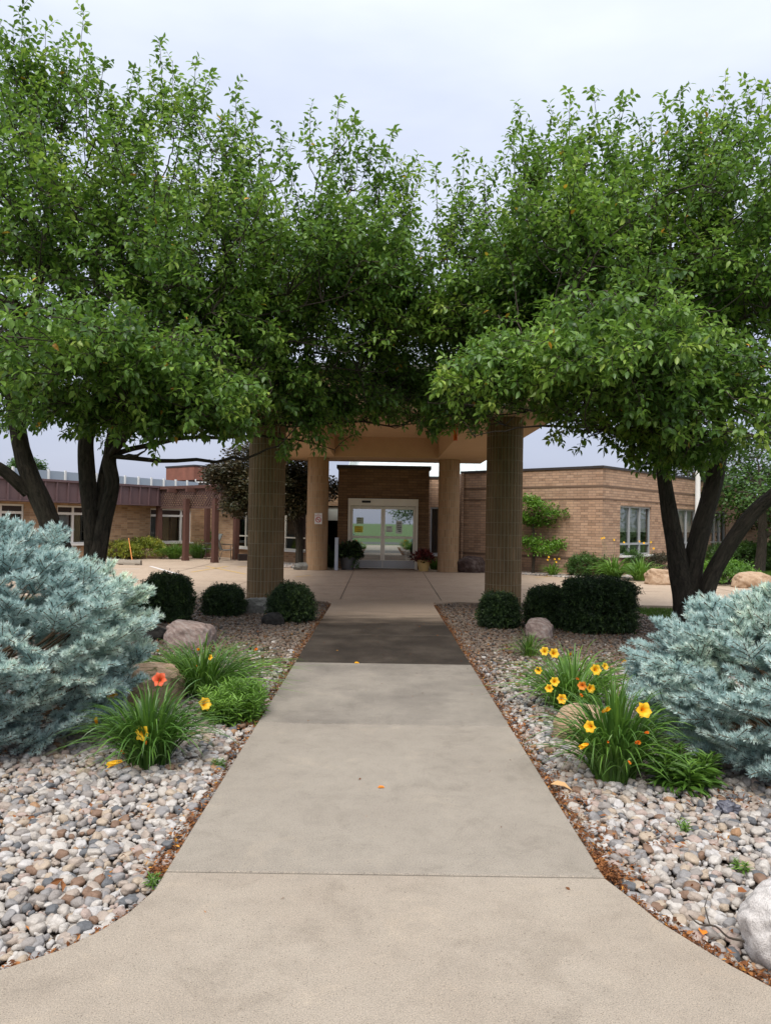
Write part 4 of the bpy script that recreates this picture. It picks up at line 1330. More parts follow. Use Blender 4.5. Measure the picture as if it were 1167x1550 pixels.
for x0, x1, yy in ((dx0 + 0.095, xm + 0.0, VY + 0.055), (xm + 0.004, dx1 - 0.095, VY + 0.05)):
    fr = MB()
    y = yy
    fbar(x0, 0.02, x1, 0.30, y, 0.05)
    fbar(x0, 0.30, x0 + 0.07, 2.16, y, 0.05); fbar(x1 - 0.07, 0.30, x1, 2.16, y, 0.05)
    fbar(x0 + 0.07, 2.06, x1 - 0.07, 2.16, y, 0.048); fbar(x0 + 0.07, 1.05, x1 - 0.07, 1.13, y, 0.046)
    d = fr.build('sliding_door', MAT['alu'], vest)
    mb = MB(); mb.poly([(x0 + 0.06, y + 0.012, 0.28), (x1 - 0.06, y + 0.012, 0.28), (x1 - 0.06, y + 0.012, 2.08), (x0 + 0.06, y + 0.012, 2.08)])
    mb.build('pane', MAT['door_glass'], d)
    mb = MB(); mb.box(((x0 + x1) / 2, y - 0.028, 0.165), (x1 - x0 - 0.02, 0.008, 0.25)); mb.build('kick_plate', MAT['alu_grey'], d)
for x in (dx0 + 0.38, dx1 - 0.36):
    mb = MB(); mb.box((x, VY + 0.9, 1.15), (0.07, 0.06, 2.1)); mb.build('inner_post', MAT['white'], vest)
def poster(label, px, py, w, h, mat, lines):
    p = at(px, py, VY + 0.045)
    t = thing('notice', label, 'notice', (p.x, VY + 0.045, p.z))
    mb = MB(); mb.box(p, (w, 0.003, h)); mb.build('sheet', MAT[mat], t)
    if lines:
        for i in range(lines):
            mb = MB(); mb.box(p + Vector((random.uniform(-.1, .1) * w, -0.003, h * (0.32 - 0.64 * i / max(1, lines - 1)))), (w * random.uniform(0.45, 0.8), 0.002, h * 0.07))
            mb.build('print', MAT['ink'], t)
poster('bright yellow notice taped inside the entrance door glass', 543, 801, 0.29, 0.22, 'paper_yellow', 3)
poster('pale green notice taped just above the yellow notice', 545, 788, 0.24, 0.22, 'paper_green', 3)
poster('tall white notice taped on the door glass, text in two blocks', 604, 798, 0.21, 0.44, 'paper', 5)
poster('small pale square notice low on the door glass beside the tall white one', 589, 801, 0.22, 0.2, 'paper', 2)

# --- dark glazed link between the entrance and the bronze tree
E0, E1 = Vector((-7.87, 34.2, 0)), Vector((-2.5, 29.1, 0))
uE = (E1 - E0).normalized(); LE = (E1 - E0).length
lw = thing('tan_brick_wing', 'long low tan brick wing with brown standing seam fascia behind the three-stemmed tree', 'building', (-9.3, 32.0, 0))
W0, W1 = Vector((-18.0, 18.4, 0)), Vector((-7.87, 34.2, 0))
uW = (W1 - W0).normalized(); LW = (W1 - W0).length
def sW(px):   # distance along the wing where a photo column meets it
    d = ray(px, 790); k = d.x / d.y
    return (k * W0.y - W0.x) / (uW.x - k * uW.y)
def sE(px):
    d = ray(px, 790); k = d.x / d.y
    return (k * E0.y - E0.x) / (uE.x - k * uE.y)
winW = [(sW(-34), sW(37)), (sW(87), sW(145)), (sW(228), sW(290))]
hW = [(a, b, 0.62, 2.03) for a, b in winW]
mb = MB()
wall(mb, W0, W1, 0, 2.86, hW)
hE = [(sE(357), sE(384), 0.46, 2.1), (sE(400), sE(463), 0.46, 2.1)]
wall(mb, E0, E1, 0, 3.0, hE)
wall(mb, E1, (-1.52, 29.1), 0, 3.0, [(0.45, 0.95, 0.0, 2.2)])
bk = Vector((-2, 50, 0))
mb.poly([(W0.x, W0.y, 2.75), (W1.x, W1.y, 2.75), (E1.x, E1.y, 2.75), (-1.5, 29.1, 2.75), (0, 48, 2.75), (-30, 48, 2.75)], 2)
mb.build('wall', [MAT['brick_tan'], MAT['dark'], MAT['siding']], lw)
fa = MB()
WF = W0 + uW * sW(237)
nrm = Vector((uW.y, -uW.x, 0))
fz0, fz1 = 2.12, 2.86
fa.beam(W0 + nrm * 0.22 + Vector((0, 0, (fz0 + fz1) / 2)), WF + nrm * 0.22 + Vector((0, 0, (fz0 + fz1) / 2)), 0.44, fz1 - fz0)
s = 0.1
while s < sW(236):
    p = W0 + uW * s + nrm * 0.455
    fa.box(p + Vector((0, 0, (fz0 + fz1) / 2)), (0.05, 0.09, fz1 - fz0 - 0.02), math.atan2(uW.y, uW.x))
    s += 0.46
fa.beam(W0 + nrm * 0.24 + Vector((0, 0, fz1 + 0.04)), WF + nrm * 0.24 + Vector((0, 0, fz1 + 0.04)), 0.54, 0.08)
fa.beam(W0 + nrm * 0.465 + Vector((0, 0, fz0 + 0.03)), WF + nrm * 0.465 + Vector((0, 0, fz0 + 0.03)), 0.04, 0.05)
fa.build('fascia', MAT['purple_metal'], lw)
mb = MB(); cap(mb, E0, E1, 3.0); mb.build('coping', MAT['coping'], lw)
for i, h in enumerate(hW):
    a, b, c, e = h
    L = b - a
    cur = [((a + 0.05, a + L * 0.45, 'curtain_brown'), (a + L * 0.5, b - 0.05, 'curtain_brown')),
           ((a + 0.05, a + L * 0.36, 'curtain_grey'), (a + L * 0.45, a + L * 0.68, 'curtain_tan'), (a + L * 0.8, b - 0.05, 'curtain_tan')),
           ((a + 0.05, a + L * 0.26, 'curtain_grey'), (a + L * 0.36, a + L * 0.5, 'curtain_tan'), (a + L * 0.56, a + L * 0.72, 'curtain_tan'), (a + L * 0.84, b - 0.04, 'curtain_grey'))][i]
    window(lw, W0, W1, h, mull=((a + L * (0.5, 0.42, 0.76)[i], 0.09),), rails=((1.74, 0.09),), curtains=cur, panel_top=1.78)
for h in hE:
    window(lw, E0, E1, h, mull=(((h[0] + h[1]) / 2, 0.05),), rails=((0.95, 0.05),), mat='alu')
mb = MB(); mb.box((-1.8, 29.2, 1.9), (0.5, 0.06, 0.5)); mb.build('transom', MAT['blind'], lw)

# --- things on the roofs
t = thing('roof_screen', 'long grey metal equipment screen standing along the tan wing roof', 'roof screen', (-12, 33, 2.75))
q0, q1 = at(20, 716, 29.0), at(300, 732, 38.0)
d = (q1 - q0); d.z = 0; L = d.length; d.normalize()
mb = MB(); m2 = MB()
n = 13
for i in range(n):
    a, b = q0 + d * (L * i / n), q0 + d * (L * (i + 1) / n)
    mb.beam(Vector((a.x, a.y, 3.06)), Vector((b.x, b.y, 3.06)), 0.06, 0.74)
    m2 = MB(); m2.box((a.x + 0.03, a.y - 0.05, 3.08), (0.07, 0.08, 0.8), math.atan2(d.y, d.x)); m2.build('post', MAT['white'], t)
mb.build('panel', MAT['screen'], t)
t = thing('roof_penthouse', 'rusty brown penthouse rising from the roof behind the grey screen', 'penthouse', tuple(at(275, 730, 42.0)))
c = at(275, 730, 42.0)
h0, h1, h2 = 2.7, 3.75, 4.5
mb = MB(); m2 = MB()
for m, z0, z1, w in ((mb, h0, h1, 2.6), (m2, h1, h2, 2.72)):
    m.box((c.x + 0.6, c.y + 1.8, (z0 + z1) / 2), (w, w, z1 - z0), rad(48))
for i in range(9):
    p = Vector((c.x + 0.6, c.y + 1.8, 0)) + Matrix.Rotation(rad(48), 3, 'Z') @ Vector((-1.31, -1.2 + i * 0.3, 3.2))
    mb.box(p, (0.03, 0.04, 1.0), rad(48))
    p = Vector((c.x + 0.6, c.y + 1.8, 0)) + Matrix.Rotation(rad(48), 3, 'Z') @ Vector((-1.2 + i * 0.3, -1.31, 3.2))
    mb.box(p, (0.04, 0.03, 1.0), rad(48))
mb.build('siding', MAT['siding'], t); m2.build('rusty_band', MAT['rust'], t)
m3 = MB(); m3.box((c.x + 0.6, c.y + 1.8, h2 + 0.04), (2.8, 2.8, 0.08), rad(48)); m3.build('roof_edge', MAT['coping'], t)
m4 = MB()
q = at(307, 733, 38.5)
for dx in (-0.35, 0.35): m4.box(q + Vector((dx, 0, 0)), (0.05, 0.05, 0.5))
m4.box(q + Vector((0, 0, 0.1)), (0.75, 0.05, 0.05))
r_ = thing('roof_rail', 'small white metal rail standing on the roof before the rusty penthouse', 'rail', tuple(q))
m4.build('frame', MAT['white'], r_)

# --- pergola with lattice
pg = thing('pergola', 'redwood pergola with lattice skirt built against the tan brick wing', 'pergola', tuple(G(281, 848)))
posts = [G(240, 844.5), G(281, 848.5), G(325, 851.5), G(313, 843), G(357, 847)]
for p in posts:
    mb = MB()
    mb.box((p.x, p.y, 1.2), (0.19, 0.19, 2.4), rad(-43))
    mb.box((p.x, p.y, 0.06), (0.22, 0.22, 0.12), rad(-43))
    mb.build('post', MAT['redwood'], pg)
def lattice_panel(p, q, z0, z1):
    p, q = V2(p), V2(q)
    d = q - p; L = d.length; d = d / L
    n_ = Vector((d.y, -d.x, 0))
    mb = MB()
    H = z1 - z0
    step, w = 0.17, 0.055
    for sgn in (1, -1):
        s = -H
        while s < L:
            a, b = max(s, 0), min(s + H, L)
            if b > a + 0.02:
                za, zb = (z0 + (a - s), z0 + (b - s)) if sgn > 0 else (z1 - (a - s), z1 - (b - s))
                o = n_ * (0.012 * sgn)
                mb.beam(p + d * a + o + Vector((0, 0, za)), p + d * b + o + Vector((0, 0, zb)), w, 0.012, up=tuple(n_))
            s += step
    for z in (z0, z1):
        mb.beam(p + Vector((0, 0, z)), q + Vector((0, 0, z)), 0.06, 0.07)
    mb.build('lattice', MAT['lattice'], pg)
ext = posts[2] + (posts[2] - posts[1]).normalized() * 0.25
lattice_panel(posts[0] - (posts[1] - posts[0]).normalized() * 0.12, ext, 2.06, 2.78)
lattice_panel(ext, posts[4] + (posts[4] - posts[2]).normalized() * 0.3, 2.06, 2.78)
lattice_panel(posts[3], posts[4], 2.3, 2.78)
mb = MB()
u = (posts[2] - posts[0]).normalized(); v = Vector((-u.y, u.x, 0))
mb.beam(posts[0] - u * 0.3 - v * 0.05 + Vector((0, 0, 2.86)), ext + u * 0.1 - v * 0.05 + Vector((0, 0, 2.86)), 0.12, 0.12)
for sx in (0.0, 0.33, 0.66, 1.0):
    p = posts[0].lerp(posts[2], sx)
    mb.beam(p - v * 0.42 + Vector((0, 0, 2.74)), p + v * 3.0 + Vector((0, 0, 2.74)), 0.10, 0.17)
mb.build('rafter', MAT['redwood'], pg)

# --- porte-cochere
can = thing('entrance_canopy', 'tan drive-through canopy on four round tiled columns before the glass doors', 'canopy', (0.05, 20.5, 0))
CX0, CX1, CY0, CY1, CB, CT = -3.3, 3.42, 14.55, 27.0, 3.72, 4.48
ox0, ox1, oy0, oy1 = -1.56, 1.8, 16.3, 24.9
mb = MB()
for x0, x1, y0, y1 in ((CX0, CX1, CY0, oy0), (CX0, CX1, oy1, CY1), (CX0, ox0, oy0, oy1), (ox1, CX1, oy0, oy1)):
    mb.poly([(x0, y0, CB), (x0, y1, CB), (x1, y1, CB), (x1, y0, CB)])
mb.build('soffit', MAT['stucco'], can)
mb = MB()
for a, b in (((ox0, oy0), (ox1, oy0)), ((ox1, oy0), (ox1, oy1)), ((ox1, oy1), (ox0, oy1)), ((ox0, oy1), (ox0, oy0))):
    mb.poly([(*a, CB), (*b, CB), (*b, 4.36), (*a, 4.36)])
mb.poly([(ox0, oy0, 4.36), (ox0, oy1, 4.36), (ox1, oy1, 4.36), (ox1, oy0, 4.36)])
mb.build('coffer', MAT['stucco'], can)
mb = MB()
for a, b in (((CX0, CY0), (CX1, CY0)), ((CX1, CY0), (CX1, CY1)), ((CX1, CY1), (CX0, CY1)), ((CX0, CY1), (CX0, CY0))):
    mb.poly([(*a, CB), (*b, CB), (*b, CT), (*a, CT)])
mb.poly([(CX0, CY0, CT), (CX1, CY0, CT), (CX1, CY1, CT), (CX0, CY1, CT)])
mb.build('fascia', MAT['stucco'], can)
mb = MB()
for c_, s_ in ((((CX0 + CX1) / 2, CY0, CT + 0.05), (CX1 - CX0 + 0.14, 0.16, 0.12)), (((CX0 + CX1) / 2, CY1, CT + 0.05), (CX1 - CX0 + 0.14, 0.16, 0.12)),
               ((CX0, (CY0 + CY1) / 2, CT + 0.053), (0.16, CY1 - CY0, 0.11)), ((CX1, (CY0 + CY1) / 2, CT + 0.053), (0.16, CY1 - CY0, 0.11))):
    mb.box(c_, s_)
mb.build('roof_edge', MAT['greycap'], can)
def column(cx, cy, R, H, seed, tm):
    rng = random.Random(seed)
    mb = MB()
    N = 30
    z = 0.0
    rows = [0.0, 0.17]
    while rows[-1] < H - 0.6: rows.append(rows[-1] + 0.245)
    rows.append(H)
    P = lambda r, t, z: (cx + r * math.cos(t), cy + r * math.sin(t), z)
    for i in range(len(rows) - 1):
        z0, z1 = rows[i] + 0.005, rows[i + 1] - 0.005
        for k in range(N):
            a, b = 2 * math.pi * (k + 0.09) / N, 2 * math.pi * (k + 0.91) / N
            c2 = 2 * math.pi * (k + 1.06) / N
            m_ = (a + b) / 2
            R2 = R * rng.uniform(0.998, 1.004)
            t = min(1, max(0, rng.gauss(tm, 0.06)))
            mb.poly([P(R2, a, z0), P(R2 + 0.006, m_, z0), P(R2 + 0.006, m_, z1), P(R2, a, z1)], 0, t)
            mb.poly([P(R2 + 0.006, m_, z0), P(R2, b, z0), P(R2, b, z1), P(R2 + 0.006, m_, z1)], 0, t)
            mb.poly([P(R2, a, z0), P(R2, a, z1), P(R - 0.008, a, z1), P(R - 0.008, a, z0)], 0, t)
            mb.poly([P(R2, b, z1), P(R2, b, z0), P(R - 0.008, b, z0), P(R - 0.008, b, z1)], 0, t)
    core = R - 0.002
    for k in range(N):
        a, b = 2 * math.pi * k / N, 2 * math.pi * (k + 1) / N
        mb.poly([P(core, a, 0), P(core, b, 0), P(core, b, H), P(core, a, H)], 1)
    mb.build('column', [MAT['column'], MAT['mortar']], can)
MAT['mortar'] = m_plain('column_mortar', (0.30, 0.25, 0.165), 0.9)
for i, (x, y, R, tm) in enumerate(((-2.30, 15.4, 0.355, 0.26), (2.44, 15.4, 0.355, 0.26), (-2.13, 25.6, 0.345, 0.72), (2.22, 25.6, 0.345, 0.68))):  # front pair tinted darker: tree shade put into the tile colour
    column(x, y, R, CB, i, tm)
# ------------------------------------------------------------------ small things by the entrance
t = thing('bollard', 'slim pale grey square post standing by the entrance doors', 'bollard', tuple(G(509, 863)))
p = G(509, 863)
mb = MB(); mb.box((p.x, p.y, 0.53), (0.115, 0.115, 1.06)); mb.build('post', MAT['steel'], t, bevel=0.008)
mb = MB(); mb.box((p.x, p.y, 1.068), (0.125, 0.125, 0.016)); mb.build('cap', MAT['steel'], t)
def no_smoking():
    p = at(482, 785, 25.6 - 0.375)
    t = thing('no_smoking_sign', 'small white no smoking sign on the round column beside the doors', 'sign', tuple(p))
    p = p + Vector((0, 0.0, 0))
    R = Matrix.Rotation(rad(8), 3, 'Z')
    q = lambda x, z, y=0.0: p + R @ Vector((x, y, z))
    mb = MB(); mb.box(p, (0.245, 0.006, 0.36), rad(8)); mb.build('board', MAT['white'], t)
    mb = MB()
    n = 28
    c = -0.035
    for i in range(n):
        a, b = 2 * math.pi * i / n, 2 * math.pi * (i + 1) / n
        mb.poly([q(0.068 * math.cos(a), c + 0.068 * math.sin(a), -0.006), q(0.068 * math.cos(b), c + 0.068 * math.sin(b), -0.006),
                 q(0.092 * math.cos(b), c + 0.092 * math.sin(b), -0.006), q(0.092 * math.cos(a), c + 0.092 * math.sin(a), -0.006)])
    mb.beam(q(-0.052, c + 0.052, -0.0065), q(0.052, c - 0.052, -0.0065), 0.02, 0.002, up=(0, 1, 0))
    for z0, z1, x0, x1 in ((0.095, 0.165, -0.11, 0.11),):
        pass
    mb.build('prohibition_ring', MAT['sign_red'], t)
    mb = MB()
    mb.box(q(-0.012, c, -0.005), (0.08, 0.002, 0.017), rad(8))
    mb.box(q(0.048, c + 0.014, -0.005), (0.008, 0.002, 0.02), rad(8))
    mb.build('cigarette', MAT['ink'], t)
    for txt, z, s in (('NO', 0.127, 0.055), ('SMOKING', 0.078, 0.047)):
        cu = bpy.data.curves.new('wording', 'FONT')
        cu.body = txt; cu.size = s; cu.align_x = 'CENTER'; cu.extrude = 0.0008
        cu.materials.append(MAT['sign_red'])
        tmp = bpy.data.objects.new('wording', cu)
        COL.objects.link(tmp)
        bpy.context.view_layer.update()
        me = bpy.data.meshes.new_from_object(tmp.evaluated_get(bpy.context.evaluated_depsgraph_get()))
        bpy.data.objects.remove(tmp)
        o = link('wording', me)
        o.parent = t
        o.location = q(0, z, -0.005) - p
        o.rotation_euler = (rad(90), 0, rad(8))
no_smoking()
# pots
def pot(mb, c, r0, r1, h):
    mb.lathe(c, [(0.0, 0.0), (r0, 0.0), (r0 + (r1 - r0) * 0.9, h * 0.86), (r1 + 0.02, h * 0.86), (r1 + 0.025, h), (r1 - 0.02, h), (r1 - 0.03, h - 0.05), (0.0, h - 0.05)], 24)
p = G(641, 864.5)
t = thing('flower_pot', 'tan flared pot of dark red foliage beside the door', 'planter', tuple(p))
mb = MB(); pot(mb, p, 0.15, 0.235, 0.38); mb.build('pot', MAT['pot_tan'], t, smooth=False)
def bush_part(c, r, n, leaf, seed, L, parent, nm='foliage', wd=0.5):
    rng = np.random.default_rng(seed)
    u = unit(rng.normal(size=(n, 3))); u[:, 2] = np.abs(u[:, 2])
    P = np.array(c) + u * np.array(r) * (rng.random((n, 1)) ** 0.4)
    A = u + rng.normal(size=(n, 3)) * 0.5
    Ls = L * rng.uniform(0.7, 1.3, n)
    V, F, T = leaves(P, A, np.array([0, 0, 1.0]) + rng.normal(size=(n, 3)) * 0.5, Ls, Ls * wd, LT, LF, np.clip(rng.normal(0.5, 0.25, n), 0, 1))
    np_mesh(nm, V, [F], [MAT[leaf]], parent, smooth=True, tint=T)
bush_part(p + Vector((0, 0, 0.34)), (0.34, 0.34, 0.36), 520, 'leaf_red', 1, 0.12, t)
bush_part(p + Vector((0.1, -0.1, 0.3)), (0.22, 0.2, 0.2), 120, 'leaf_mid', 2, 0.09, t, 'trailing_leaves')
p = G(526, 862)
t = thing('flower_pot', 'grey pot of dark green foliage behind the pale bollard', 'planter', tuple(p))
mb = MB(); pot(mb, p, 0.2, 0.27, 0.42); mb.build('pot', MAT['pot_grey'], t)
bush_part(p + Vector((0, 0, 0.4)), (0.45, 0.4, 0.52), 900, 'yew', 3, 0.13, t, wd=0.45)
bush_part(p + Vector((0.26, -0.1, 0.1)), (0.14, 0.16, 0.3), 120, 'leaf_mid', 4, 0.08, t, 'trailing_leaves')
whorl_plant('leafy_plant', 'dark trailing plant at the foot of the sign column', G(500, 862), (0.16, 0.14), 0.8, 26, 61, 'yew', leaf_len=0.11)
whorl_plant('leafy_plant', 'low bright green plant tucked behind the far round column near the tan pot', G(660, 862), (0.22, 0.2), 0.4, 40, 62, 'leaf_lime', leaf_len=0.1)
# orange tube hanging under the canopy
p = at(689, 667, 15.9)
t = thing('hanging_tube', 'narrow orange tube hanging under the canopy edge among leaves', 'hanging tube', tuple(p))
mb = MB(); mb.tube([p, p + Vector((0, 0, 0.27))], 0.045, 14); mb.lathe(p + Vector((0, 0, 0.27)), [(0.052, 0), (0.05, 0.02), (0.015, 0.05)], 14); mb.build('tube', MAT['orange'], t)
mb = MB(); mb.tube([p + Vector((0, 0, 0.31)), (p.x, p.y, 3.72)], 0.004, 5); mb.build('cord', MAT['black'], t)

# ------------------------------------------------------------------ parking, chairs, pole
for (x0, x1, y), lab in (((168, 180, 853.5), 'concrete wheel stop half hidden by the dark tree stem'), ((184, 211, 855), 'concrete wheel stop with the leaning orange stake')):
    a, b = G(x0, y), G(x1, y)
    t = thing('wheel_stop', lab, 'wheel stop', tuple((a + b) / 2), 'wheel stops in the parking bay')
    mb = MB()
    L = max((b - a).length, 0.75)
    c = (a + b) / 2
    h, w = 0.17, 0.22
    for (w0, z0, w1, z1) in ((w, 0.0, w, 0.08), (w, 0.08, w * 0.6, h)):
        for s in (-1, 1):
            mb.poly([c + Vector((-L / 2 * s, -w0 / 2 * s, z0)), c + Vector((L / 2 * s, -w0 / 2 * s, z0)), c + Vector((L / 2 * s, -w1 / 2 * s, z1)), c + Vector((-L / 2 * s, -w1 / 2 * s, z1))])
            mb.poly([c + Vector((L / 2 * s, -w0 / 2 * s, z0)), c + Vector((L / 2 * s, w0 / 2 * s, z0)), c + Vector((L / 2 * s, w1 / 2 * s, z1)), c + Vector((L / 2 * s, -w1 / 2 * s, z1))])
    w1 = w * 0.6
    mb.poly([c + Vector((-L / 2, -w1 / 2, h)), c + Vector((L / 2, -w1 / 2, h)), c + Vector((L / 2, w1 / 2, h)), c + Vector((-L / 2, w1 / 2, h))])
    mb.build('block', MAT['conc_mid'], t)
    for sx in (-0.28, 0.28):
        mb = MB(); mb.box(c + Vector((sx, -w / 2 - 0.002, 0.02)), (0.16, 0.01, 0.03)); mb.build('drain_slot', MAT['joint'], t)
p = G(201, 851)
t = thing('marker_stake', 'thin faded orange stake leaning by the wheel stop', 'stake', tuple(p))
mb = MB(); mb.tube([p + Vector((0, 0, 0)), p + Vector((-0.19, 0.1, 0.88))], [0.02, 0.016], 8); mb.build('rod', MAT['orange_pale'], t)
p = G(49, 843)
t = thing('thin_post', 'thin dark leaning post before the tan brick wall', 'post', tuple(p))
mb = MB(); mb.tube([p, p + Vector((0.12, 0, 1.25))], 0.035, 8); mb.build('shaft', MAT['siding'], t)
p = G(1054, 885)
t = thing('flagpole', 'tall white pole rising between the stems of the dark-trunked tree', 'flagpole', tuple(p))
mb = MB(); mb.tube([p, p + Vector((0, 0, 8.5))], [0.075, 0.05], 12); mb.build('pole', MAT['white'], t)
mb = MB(); mb.lathe(p, [(0.14, 0), (0.14, 0.06), (0.08, 0.09)], 14); mb.build('collar', MAT['alu_grey'], t)

def sling_chair(p, rz, label):
    t = thing('patio_chair', label, 'chair', tuple(p), 'patio chairs under the pergola')
    R = Matrix.Rotation(rz, 3, 'Z')
    q = lambda x, y, z: p + R @ Vector((x, y, z))
    for s in (-1, 1):
        mb = MB()
        mb.tube([q(0.27 * s, -0.28, 0), q(0.27 * s, -0.25, 0.4), q(0.27 * s, -0.25, 0.62), q(0.27 * s, 0.2, 0.64)], 0.014, 6)
        mb.build('arm', MAT['chair_frame'], t)
        mb = MB()
        mb.tube([q(0.27 * s, 0.32, 0), q(0.27 * s, 0.2, 0.38), q(0.25 * s, -0.25, 0.42)], 0.014, 6)
        mb.build('leg', MAT['chair_frame'], t)
    mb = MB(); mb.box(q(0, -0.02, 0.41), (0.48, 0.46, 0.015), rz); mb.build('seat', MAT['sling'], t)
    mb = MB()
    a, b = q(-0.24, 0.19, 0.42), q(0.24, 0.19, 0.42)
    c, d = q(0.24, 0.44, 1.02), q(-0.24, 0.44, 1.02)
    o = R @ Vector((0, -0.012, 0.005))
    mb.poly([a, b, c, d]); mb.poly([a + o, d + o, c + o, b + o])
    mb.build('backrest', MAT['sling'], t)
    mb = MB(); mb.tube([a, d, c, b], 0.013, 6); mb.build('back_frame', MAT['chair_frame'], t)
sling_chair(G(342, 848), rad(115), 'grey sling patio chair with high back beside the pergola post')
sling_chair(G(318, 846), rad(-60), 'patio chair mostly hidden behind the pergola posts')
p = G(356, 848)
bx = MB(); bx.box((p.x + 0.35, p.y, 0.13), (0.45, 0.3, 0.26), 0.4)
o = bx.build('storage_box', MAT['spandrel'], None, bevel=0.02, origin=tuple(p))
tag(o, 'small dark box on the patio behind the round column', 'box')

# ------------------------------------------------------------------ boulders
def on(px, py): return tuple(G(px, py, -0.04))
boulder('boulder', 'pinkish grey boulder with a flat top beside the clump of yellow lilies and the yews', on(287, 975), (0.62, 0.5, 0.42), 'rock_pink', 1, boxy=0.7)
boulder('boulder', 'tan boulder half hidden between the larger blue spruce and the red lily', on(222, 1062), (0.66, 0.5, 0.46), 'rock_tan', 2)
boulder('boulder', 'mossy grey boulder at the foot of the tiled column', on(390, 928), (0.50, 0.42, 0.36), 'rock_grey', 3)
boulder('boulder', 'very dark low rock beneath the tip of the larger blue spruce', on(215, 968), (0.62, 0.45, 0.26), 'rock_black', 4)
boulder('boulder', 'dark flat rock in front of the little yew by the path', on(413, 946), (0.36, 0.3, 0.26), 'rock_black', 14)
boulder('boulder', 'rough brown boulder in front of the round clipped yew', on(815, 965), (0.40, 0.36, 0.36), 'rock_pink', 5)
boulder('boulder', 'smooth tan boulder behind the single-flower lily clump', on(884, 1118), (0.50, 0.42, 0.36), 'rock_tan', 6, rough=0.12, boxy=0.95)
boulder('boulder', 'large pale streaked boulder on the pebbles at the edge of the walk', on(1228, 1462), (0.46, 0.5, 0.40), 'rock_pale', 7, rz=0.5, rough=0.16, boxy=0.85)
boulder('boulder', 'dark brown pointed boulder beside the far round column', tuple(G(712, 866)), (1.15, 0.7, 0.72), 'rock_dark', 8, rough=0.3, boxy=0.95)
boulder('boulder', 'pale flat rock by the foot of the sign column', tuple(G(461, 862)), (0.75, 0.5, 0.32), 'rock_grey', 9)
boulder('boulder', 'tan boulder under the yellow-green shrubs of the tan brick wing', tuple(G(226, 845)), (1.0, 0.6, 0.52), 'rock_tan', 10)
boulder('boulder', 'golden boulder beside the lily bed of the rose brick building', tuple(G(999, 884)), (0.86, 0.6, 0.58), 'rock_tan', 11)
boulder('boulder', 'wide golden boulder on the far lawn edge near the hedge', tuple(G(1137, 889)), (1.05, 0.7, 0.56), 'rock_tan', 12)

# ------------------------------------------------------------------ yews
GY = 'clipped dark yews in the pebble beds'
def yew(px, pybot, wpx, hpx, lab, seed, n=1700, boxy=0.85, leaf_len=0.05):
    n = int(n * 1.6)
    c = G(px, pybot, -0.04)
    k = c.y / FPX
    shrub('yew_shrub', lab, (c.x, c.y + wpx * k * 0.4, -0.05), (wpx * k / 2 * 0.84, wpx * k / 2 * 0.8), hpx * k * 0.9, seed, n=n, boxy=boxy, group=GY, leaf_len=leaf_len)
yew(243, 945, 80, 72, 'dark spreading yew next to the larger blue spruce', 1, 2200)
yew(334, 934, 60, 42, 'low dark yew between the spreading yew and the tiled column', 2, 1400)
yew(437, 944, 66, 54, 'small bushy yew at the corner of the path', 3, 1500)
yew(758, 953, 56, 50, 'small rounded yew at the foot of a tiled column', 4, 1400)
yew(834, 952, 66, 60, 'rounded yew between the column yew and the big clipped one', 5, 1600)
yew(916, 962, 118, 84, 'big flat-topped clipped yew, the largest dark shrub', 6, 4200, 0.62)

# ------------------------------------------------------------------ plants at the buildings
def far(px, py): return tuple(G(px, py))
GS = 'shrubs along the tan brick wing'
shrub('shrub', 'yellow-green shrub nearest the dark tree stem, by the tan wall', far(178, 846), (0.85, 0.6), 0.62, 21, 'leaf_yellow', 900, 0.07, 0.5, group=GS, per=7)
shrub('shrub', 'yellow-green shrub directly behind the orange stake', far(217, 845), (0.85, 0.6), 0.75, 22, 'leaf_yellow', 900, 0.07, 0.5, group=GS, per=7)
lily('ornamental_grass', 'mound of fine green grass between the first two pergola posts', far(264, 846), 0.75, 0.8, 420, 23, leaf='blade', w=0.02, spread=1.0, group='grass mounds under the window')
lily('ornamental_grass', 'mound of fine green grass behind the middle pergola posts', far(300, 845), 0.75, 0.85, 420, 24, leaf='blade', w=0.02, spread=1.0, group='grass mounds under the window')
shrub('shrub', 'bright lime shrub behind the patio chair', far(352, 842), (1.05, 0.7), 1.35, 25, 'leaf_lime', 900, 0.11, 0.5, per=7)
shrub('shrub', 'lime shrub seen beside the glass near the tiled column', far(374, 838), (0.6, 0.5), 1.75, 26, 'leaf_lime', 700, 0.11, 0.5, per=7)
shrub('shrub', 'dark low shrub at the foot of the three-stemmed tree', far(75, 846), (0.5, 0.4), 0.4, 27, 'leaf_mid', 400, 0.07, 0.5, per=7)
GL = 'plants along the rose brick building'
def stalks(c, r, n, hh, seed):
    rng = random.Random(seed)
    out = []
    for i in range(n):
        out.append((Vector(c) + Vector((rng.uniform(-r, r), rng.uniform(-r, r) * 0.5, rng.uniform(0.75, 1) * hh)), (rng.uniform(-.5, .5), -1, 0.4), 0.035, 'petal', 1.0))
    return out
c = far(928, 876); lily('daylily', 'tall bright daylily clump by the building corner', c, 0.75, 0.75, 240, 31, stalks(c, 0.45, 4, 1.3, 1), 'blade_lime', 0.032, group=GL)
c = far(969, 879); lily('daylily', 'bright daylily clump under the window beside the golden boulder', c, 0.68, 0.72, 220, 32, stalks(c, 0.5, 4, 1.25, 2), 'blade_lime', 0.032, group=GL)
c = far(836, 872); lily('daylily', 'small daylily with orange blooms near the tiered tree', c, 0.4, 0.5, 110, 33, stalks(c, 0.3, 5, 0.6, 3), 'blade_lime', 0.028, group=GL)
